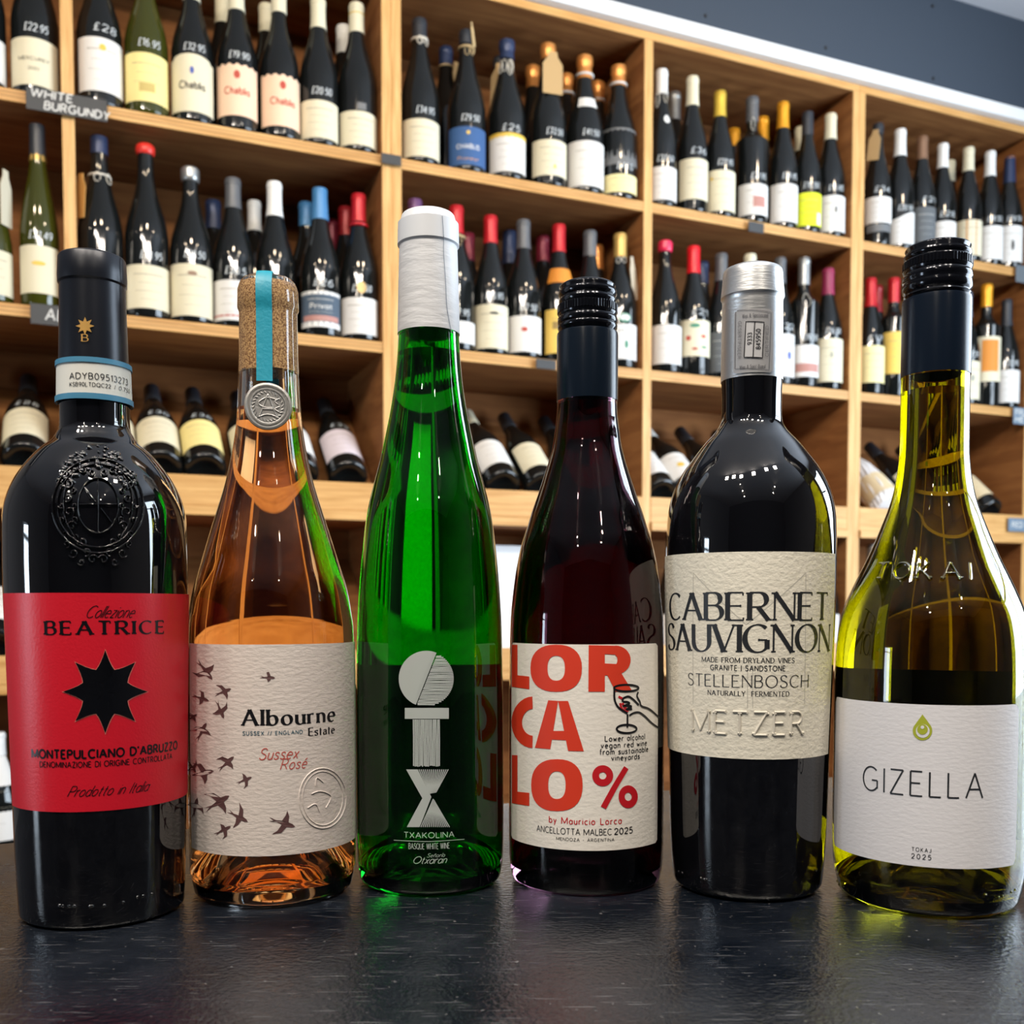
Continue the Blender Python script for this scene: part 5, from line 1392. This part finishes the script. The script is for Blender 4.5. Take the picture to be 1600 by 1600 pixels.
place(1, BR, 1273, 280, 205, 'cream-capped bottle behind the lime label', dep=.15, cap='cream', vcap=243)
place(1, BR, 1305, 335, 181, 'dark bottle with cream capsule and black figure on label', lab=('white', 304, 362), price='£15.95', cap='cream', vcap=222, R=.0375, extras=[dw(BLKI, .1, .6, .003, .009)])
place(1, BX, 1370, 325, 194, 'dark bottle with wooden hanging tag beside double post', lab=('white', 304, 345), price='£34', cap='dark', vcap=211, R=.036, extras=[tg('wooden_tag', KRAFT, -.5, .93, .03, .075, .1), pw(SMOKE, -1, 1, -.35, -.05, 'lower_label')])
place(1, BX, 1405, 350, 203, 'white-capped bottle with wave-cut white label', lab=('white', 333, 378, 'wave'), price='£20.50', cap='white', vcap=246, R=.038)
place(1, BX, 1440, 345, 214, 'bottle with bronze-grey capsule and smoky side label', lab=('grey', 320, 375), price='£21', cap='brown', vcap=251, R=.036)
place(1, BX, 1470, 355, 225, 'white-capped bottle behind the screw cap', lab=('white', 342, 392), price='£28', cap='white', vcap=264, R=.036)
place(1, BX, 1483, 300, 252, 'cream-capped bottle in the back row behind the screw cap', dep=.15, cap='cream', vcap=286)
place(1, BX, 1511, 370, 231, 'cream-capped bottle with copper-striped label', lab=('cream', 340, 396), cap='cream', vcap=269, R=.037, extras=[pw(mat('copper_stripe', (.5, .28, .12), .5), -.5, -.35, 0, 1), pw(mat('copper_stripe', (.5, .28, .12), .5), .2, .3, 0, 1)])
place(1, BX, 1549, 380, 238, 'white-capped bottle with plain white label near right edge', lab=('white', 350, 403), price='£18.50', cap='white', vcap=278, R=.0365)
place(1, BX, 1586, 385, 248, 'bottle with navy capsule and black tree on label at right edge', lab=('white', 351, 408), price='£24.50', cap='navy', vcap=290, cap_style='sleeve', R=.0365, extras=[dw(BLKI, 0, .45, .004, .014), rg('copper_rim', capmat('copper'), .985, .001)])
# --- middle shelf
place(2, B0, -14, 400, 250, 'olive bottle with hanging tan card at left edge', kind='rhine', R=.036, lab=('cream', 388, 458), cap='dark', glass=OLIVEG, extras=[tg('card_tag', WCARD, .9, .92, .03, .10, 0)])
place(2, B0, 62, 400, 195, 'slim flute bottle with gold fish on cream label', kind='rhine', R=.0335, lab=('cream', 383, 458), price='£21.49', cap='dark', vcap=246, cap_style='sleeve', glass=OLIVEG, lettering='none', extras=[dw(GOLDI, 0, .62, .012, .004), ('x', lambda H_, zb, l: ('patch', 'tan_band', capmat('tangold'), -3.14, 3.14, H_ * .80, H_ * .885))])
place(2, BL, 154, 380, 190, 'bottle with navy capsule and white string at its neck', kind='champ', R=.041, lab=('white', 410, 480), cap='navy', vcap=243, cap_style='sleeve', extras=[rg('string', STRING, .78, .0022), lp('string_bow', STRING, .79, .02, 2), tg('card_tag', mat('orange_card', (.5, .25, .06), .8), -.9, .76, .03, .08, .1)])
place(2, BL, 227, 430, 200, 'long-necked bottle with short red wax cap', R=.0405, lab=('cream', 413, 481), price='£34.95', cap='wax', vcap=218, cap_style='wax')
place(2, BL, 293, 450, 262, 'bottle with silver-banded top and cream label', R=.0405, lab=('cream', 411, 498), price='£28.50', cap='silver', vcap=285, cap_style='wax', extras=[dw(mat('brown_ink', (.25, .15, .1), .6), 0, .82, .009, .004)])
place(2, BL, 356, 450, 279, 'bottle with charcoal capsule and red-ruled white label', R=.0395, lab=('white', 436, 505), price='£30.5', cap='grey', vcap=327, extras=[pw(REDI, -1.2, 1.2, .1, .14)])
place(2, BL, 334, 400, 315, 'dark navy-capped bottle in the back row', dep=.17, cap='navy', vcap=360)
place(2, BL, 398, 400, 315, 'white-capped bottle in the back row, left of cork', dep=.17, cap='white', vcap=363, R=.036)
place(2, BL, 430, 430, 286, 'white-capped bottle directly behind the corked bottle', R=.038, cap='white', vcap=341, lab=('white', 450, 515))
place(2, BL, 501, 470, 296, 'bottle with blue capsule and slate banded label', kind='champ', R=.040, lab=('slate', 455, 508), price='£26', cap='blue', vcap=346, cap_style='sleeve', extras=[pw(WHI, -1.2, 1.2, .92, 1.02), pw(WHI, -1.2, 1.2, -.04, .12), pw(DUSTY, -1, 1, .14, .3), ww('Privat', WHI, .045, .010, .5)])
place(2, BL, 479, 420, 318, 'blue-capped bottle in the back row', dep=.15, cap='blue', vcap=356)
place(2, BL, 562, 480, 305, 'bottle with red flared capsule and bronze shoulder seal', R=.0385, lab=('white', 464, 521), price='£26.50', cap='red', vcap=349, extras=[rg('red_flare', capmat('red'), .79, .003, 1.2), ('x', lambda H_, zb, l: ('disc', 'bronze_seal', BRONZE, .1, l[2] + .020, .010, .012))])
place(2, BL, 541, 430, 325, 'dark-red capped bottle in the back row', dep=.14, cap='darkred', vcap=371)
place(2, BL, 521, 430, 345, 'maroon-capped bottle furthest back near the double post', dep=.22, cap='maroon', vcap=395)
place(2, BM, 649, 480, 313, 'purple-capped bottle hidden behind the white capsule', cap='purple', R=.039, lab=('white', 480, 535))
place(2, BM, 718, 500, 324, 'red-capped bottle with raffia bow', R=.0395, lab=('white', 501, 535), price='£17.95', cap='red', vcap=368, extras=[rg('raffia', RAFFIA, .79, .0022), lp('raffia_bow', RAFFIA, .80, .03, 3)])
place(2, BM, 763, 510, 338, 'red-capped bottle with tall cream label', R=.0385, lab=('cream', 474, 547), price='£25.95', cap='red', vcap=382, extras=[dw(BLKI, .1, .8, .010, .003)])
place(2, BM, 731, 430, 366, 'red-capped bottle in the back row behind raffia', dep=.16, cap='maroon', vcap=410)
place(2, BM, 796, 450, 362, 'dark-capped bottle in the back row, middle bay', dep=.16, cap='navy', vcap=415, cap_style='sleeve')
place(2, BM, 817, 520, 345, 'bottle with charcoal capsule and red bird mark on label', R=.0395, lab=('white', 492, 550), price='£17.50', cap='grey', vcap=391, lettering='none', extras=[dw(REDI, -.1, .62, .007, .005)])
place(2, BM, 848, 450, 370, 'maroon-capped bottle behind the yellow label bottle', dep=.16, cap='maroon', vcap=411)
place(2, BM, 873, 520, 352, 'red-capped bottle with yellow label and orange neck label', R=.038, lab=('sun', 482, 551), price=None, cap='red', vcap=396, extras=[('x', lambda H_, zb, l: ('patch', 'neck_label', ORANGEI, -1.2, 1.2, H_ * .56, H_ * .67)), pw(mat('brown_ink2', (.3, .2, .06), .6), -.7, .7, .55, .72)])
place(2, BM, 922, 480, 362, 'bottle with wrinkled grey foil behind the screw cap', R=.039, lab=('white', 500, 558), cap='grey', vcap=402)
place(2, BM, 945, 470, 386, 'copper-capped bottle behind the wooden strip tag', dep=.15, cap='copper', vcap=425)
place(2, BM, 979, 530, 368, 'gold-capped bottle with long pale hanging tag and green leaf', R=.0385, lab=('white', 506, 561), cap='tangold', vcap=405, lettering='none', extras=[lp('string', STRING, .82, .02, 2), tg('wooden_tag', PALEW, .75, .82, .026, .095, -.22, .03), ('x', lambda H_, zb, l: ('disc', 'neck_medallion', GREENI, 0, l[2] + .014, .0145, .0105)), ('x', lambda H_, zb, l: ('disc', 'neck_medallion_centre', WHI, 0, l[2] + .0145, .011, .0072)), dw(GREENI, .1, .42, .0045, .0095), ww('ARTIS', BLKI, .034, .005, .78)])
place(2, BR, 1039, 530, 377, 'bottle with round pink-red wax top by the single post', R=.039, lab=('white', 506, 567), cap='pinkwax', vcap=395, cap_style='wax')
place(2, BR, 1083, 520, 386, 'bright red capped bottle with flowery label', R=.039, lab=('cream', 498, 555), price='£21', cap='brightred', vcap=429, lettering='none', extras=[dw(GREENI, -.2, .84, .012, .005), dw(REDI, -.6, .5, .006, .006), dw(REDI, .35, .55, .007, .004), dw(GREENI, .4, .25, .008, .003), dw(REDI, -.2, .2, .007, .003)])
place(2, BR, 1097, 470, 410, 'navy-capped bottle in the back row, right of red cap', dep=.15, cap='navy', vcap=445)
place(2, BR, 1125, 530, 397, 'bottle with charcoal capsule and grey label beside silver capsule', R=.038, lab=('grey', 517, 580), cap='grey', vcap=441)
place(2, BR, 1171, 500, 398, 'cream-topped bottle hidden behind silver capsule', R=.038, cap='cream', vcap=440, lab=('white', 525, 585))
place(2, BR, 1227, 540, 405, 'grey-capped bottle with blue sketch on label, by silver capsule', R=.036, lab=('white', 521, 588), price='£22', cap='grey', vcap=446, extras=[dw(BLUEI, .35, .5, .006, .010)])
place(2, BR, 1263, 555, 405, 'grey-capped bottle with clear tag and rust strip', kind='bord', R=.0375, lab=('white', 538, 588), price='£19.50', cap='silver', vcap=448, lettering='none', extras=[pw(DUSTY, -.9, .8, .15, .42), lp('string', STRING, .72, .04, 1)])
place(2, BR, 1303, 560, 422, 'bottle with burgundy capsule and cream crest label', R=.0375, lab=('cream', 528, 596), price='£26.50', cap='burgundy', vcap=464, extras=[dw(mat('grey_ink', (.3, .3, .25), .6), 0, .62, .004, .008)])
place(2, BX, 1359, 560, 435, 'red-capped bottle with pale yellow label by double post', R=.036, lab=('palegold', 538, 596), price='£17', cap='red', vcap=481)
place(2, BX, 1369, 500, 447, 'dark-red capped bottle in the back row by double post', dep=.13, cap='darkred', vcap=490)
place(2, BX, 1395, 550, 435, 'dark-red capped bottle with golden yellow label', kind='bord', R=.037, lab=('sun', 516, 582), cap='red', vcap=474, extras=[dw(BLKI, .5, .5, .004, .007)])
place(2, BX, 1440, 570, 450, 'dark bottle directly behind the screw cap sleeve', R=.037, lab=('white', 545, 606), cap='dark', vcap=490)
place(2, BX, 1517, 590, 458, 'slate-capped bottle with round grey sketch on label', R=.0365, lab=('cream', 563, 623), price='£17.50', cap='slate', vcap=498, extras=[dw(mat('grey_ink', (.3, .3, .25), .6), .1, .55, .006, .009)])
place(2, BX, 1549, 560, 445, 'broad-shouldered bottle with orange capsule and orange label panel', kind='bord', R=.0375, lab=('cream', 524, 595), cap='orange', vcap=482, lettering='none', extras=[pw(ORANGEI, -.7, .5, .22, .92)])
place(2, BX, 1580, 600, 470, 'dark-capped bottle with white label near right edge', R=.0355, lab=('white', 577, 628), price='£23.95', cap='dark', vcap=512)
# --- low shelf: upright bottles seen between the tall ones
for (u, vt, dsc) in ((1050, 836, 'silver-capped bottle between the two right-hand dark bottles'), (1120, 840, 'silver-capped bottle behind the cream label bottle'), (1215, 845, 'silver-capped bottle behind serif letter label')):
    place(4, BR, u, 900, vt, dsc, R=.039, cap='silver', vcap=vt + 52, lab=('white', 960, 1030))
place(4, BR, 1310, 920, 848, 'silver-capped bottle left of the double post', R=.037, cap='silver', vcap=902, lab=('white', 960, 1030))
place(4, BX, 1362, 920, 850, 'silver-capped bottle right of the double post', R=.037, cap='silver', vcap=904, lab=('white', 960, 1030))
place(4, BX, 1430, 920, 855, 'silver-capped bottle behind the olive bottle', R=.038, cap='silver', vcap=905, lab=('white', 960, 1030))
place(5, B0, -4, 1260, 1150, 'pale-capped bottle at the far left edge', R=.042, cap='white', vcap=1180, lab=('white', 1185, 1315))

place_all()

# --- lying in the slanted bins
TILT = math.radians(49)
LASTT = {}
def lying(u, v, desc, bay, cap='dark', lab='cream', R=.041, zoff=0.0, price=None, kind='burg', extras=(), shelf='slanted bin', Hh=.30):
    d0 = .047
    zc = .3725 + zoff
    c_dep = d0 - .656 * R; c_z = zc + .755 * R
    t, _ = on_plane(u, v, c_dep)
    t = max(t, POSTS[BAYN[bay]][1] + R + .001, LASTT.get((bay, shelf), -9) + 2 * R + .0006)
    t = min(t, POSTS[BAYN[bay] + 1][0] - R - .001); LASTT[(bay, shelf)] = t
    root = empty('wine_bottle', L(t, c_dep + .002, c_z + .003), (-TILT, 0, PHI))
    L_ = (lab, .034, .125, 1.25) if lab else None
    ex = []
    for e in extras:
        e = list(e)
        if callable(e[-1]): e = e[-1](Hh, 0, L_)
        ex.append(tuple(e))
    shelf_bottle(desc + ', ' + shelf + ', ' + bay, kind, R, Hh, cap, .20, 'sleeve', L_, None, price, ex, root, rb_.uniform(-.1, .1), 'wine bottles lying in the slanted bins')
lying(-45, 722, 'lying bottle cut by the left edge', B0)
lying(40, 730, 'lying bottle with cream label at the far left', B0, price='£28')
lying(180, 742, 'lying bottle hidden behind the black bottle', BL)
lying(250, 738, 'lying bottle with pale yellow label', BL, lab='cream', price='£30')
lying(318, 742, 'lying bottle with yellowish label left of the corked bottle', BL, lab='yellow', price='£36')
lying(398, 750, 'lying bottle behind the orange-pink wine', BL)
lying(468, 752, 'lying white-labelled bottle right of the corked bottle', BL, lab='white')
lying(545, 756, 'lying bottle with lilac label beside the green bottle', BL, lab='lilac', price='£32')
lying(660, 762, 'lying bottle behind the green bottle', BM, cap='orange')
lying(720, 764, 'lying orange-capped bottle right of the green bottle', BM, cap='orange', lab='white')
lying(786, 768, 'lying bottle with white label', BM, cap='cream', lab='white')
lying(848, 772, 'lying bottle with cream label beside the dark red bottle', BM, cap='dark', lab='cream')
lying(915, 775, 'lying bottle behind the dark red bottle', BM)
lying(1022, 782, 'lying bottle with white capsule and white label', BR, cap='white', lab='white')
lying(1078, 784, 'lying bottle with gold emblem on white label', BR, cap='white', lab='white', extras=[dw(GOLDI, -.2, .45, .010, .008)])
lying(1140, 788, 'lying dark-capped bottle behind the silver capsule bottle', BR)
lying(1200, 792, 'second lying bottle behind the silver capsule bottle', BR)
lying(1450, 806, 'lying bottle behind the olive bottle', BX)
lying(1500, 808, 'lying cream-labelled bottle right of the olive neck', BX, cap='dark', lab='cream', R=.038)
lying(1548, 810, 'lying bottle with tan label and grey capsule at right', BX, cap='brown', lab='tan', R=.038)
lying(-8, 1020, 'lying bottle with white label', B0, lab='white', zoff=S4T - LIP[0], shelf='lower bin')
# bottle wrapped in clear tissue
t, _ = on_plane(1392, 795, .02); t = max(t, .9628 + .0505)
wr_ = empty('wrapped_bottle', L(t, .028, .407), (-TILT, 0, PHI))
tag(wr_, 'bottle lying wrapped in crumpled white tissue, beside the double post in slanted bin', 'bottle')
rnd = random.Random(6)
mesh('bottle_glass', lathe([(0, .01), (.034, 0), (.036, .006), (.036, .12), (.03, .16), (.016, .21), (.0135, .28), (0, .281)], 32), DARKG, wr_, True, 45)
mesh('tissue', lathe([(0, -.004), (.035, -.004), (.042, .01), (.044, .05), (.042, .10), (.040, .14), (.032, .18), (.020, .215), (.014, .235), (.019, .27), (.026, .30)], 40,
     mod=lambda k, i: 1 + .07 * math.sin(i * 2.3 + k * 1.9) * math.sin(k * 1.1 + i)), mat('white_tissue', (.74, .74, .76), .45, bump=(60, .8, (1, 1, 1))), wr_, False)
mesh('bottle_label', lathe([(.0445, .02), (.0448, .06), (.044, .095)], 32), paper('tan'), wr_, True)
# white sheet standing on the low shelf in the middle bay
t, _ = on_plane(800, 920, .02)
ps = empty('poster', L(t, .06, S4T), (math.radians(-7), 0, PHI))
tag(ps, 'white paper sheet with pale blue sketch standing between green and dark red bottles', 'poster')
mesh('sheet', box(-.20, .16, 0, .003, 0.001, .285), mat('white_sheet', (.88, .89, .90), .6), ps)
mesh('blue_sketch', rows_to_mesh([strip(smooth_prof(q, 4), lambda a, b_: .0012, .004) for q in ([(-.05, .17), (-.02, .18), (0, .19), (.02, .187), (.05, .20)], [(-.06, .15), (-.03, .16), (.02, .155)], [(-.01, .2), (.02, .215), (.04, .21)])],
     lambda x, y, o: (x, -.0006, y + .03), 0, 1), mat('pale_blue_ink', (.35, .6, .68), .6), ps)

# ------------------------------------------------------------------ shelf signs and clips
SLATE = mat('slate_sign', (.035, .037, .04), .6)
def sign(label, u0, u1, v1, v0, lines=(), m=SLATE, tilt=0.0, cat='sign'):
    t0, z1 = on_plane(u0, v1, -.0085); t1, _ = on_plane(u1, v1, -.0085)
    z0 = on_plane(u0, v0, -.0085)[1]
    root = empty('shelf_sign', L(t0, -.0085, z0), (0, tilt, PHI))
    tag(root, label, cat, 'slate tags clipped along the shelf fronts')
    w_ = t1 - t0; h_ = z1 - z0
    mesh('tag_board', box(0, w_, 0, .002, 0, h_, .0005), m, root)
    for (txt, x, y, wd, cp_) in lines:
        rl, W = glyph_rows(txt, wd, cp_, .0026, gap=.2, slant=.12, step=.004)
        mesh('chalk_writing', rows_to_mesh(rl, lambda a, c_, o: (x + a, -.0006, y + c_), 0, 1), mat('chalk', (.60, .60, .58), .8), root)
sign('slate sign reading WHITE BURGUNDY on the top shelf edge', 40, 167, 134, 169, [('WHITE', .008, .0235, .068, .0135), ('BURGUNDY', .030, .0045, .108, .0135)])
sign('slate sign reading AL, partly hidden behind the black capsule', 47, 165, 473, 505, [('ALSACE', .025, .009, .10, .020)])
sign('blank black clip on the top shelf edge at the double post', 596, 627, 238, 254)
sign('blank dark clip on the top shelf edge below the dusty-rose label', 1170, 1194, 345, 361)
sign('blank dark clip on the middle shelf edge left of the screw cap', 838, 869, 560, 575)
sign('grey tag on the top shelf edge at the right frame edge', 1588, 1625, 413, 440, m=mat('grey_tag', (.11, .13, .15), .5))
sign('blue-grey tag with white letters on the middle shelf edge, right frame edge', 1584, 1622, 636, 662, [('FRU', .006, .025, .04, .014), ('HE', .006, .006, .03, .014)], m=mat('bluegrey_tag', (.14, .20, .27), .5))
sign('blue-grey tag on the slanted bin lip at the right frame edge', 1576, 1620, 809, 830, [('RED', .012, .012, .04, .014)], m=mat('bluegrey_tag', (.14, .20, .27), .5))
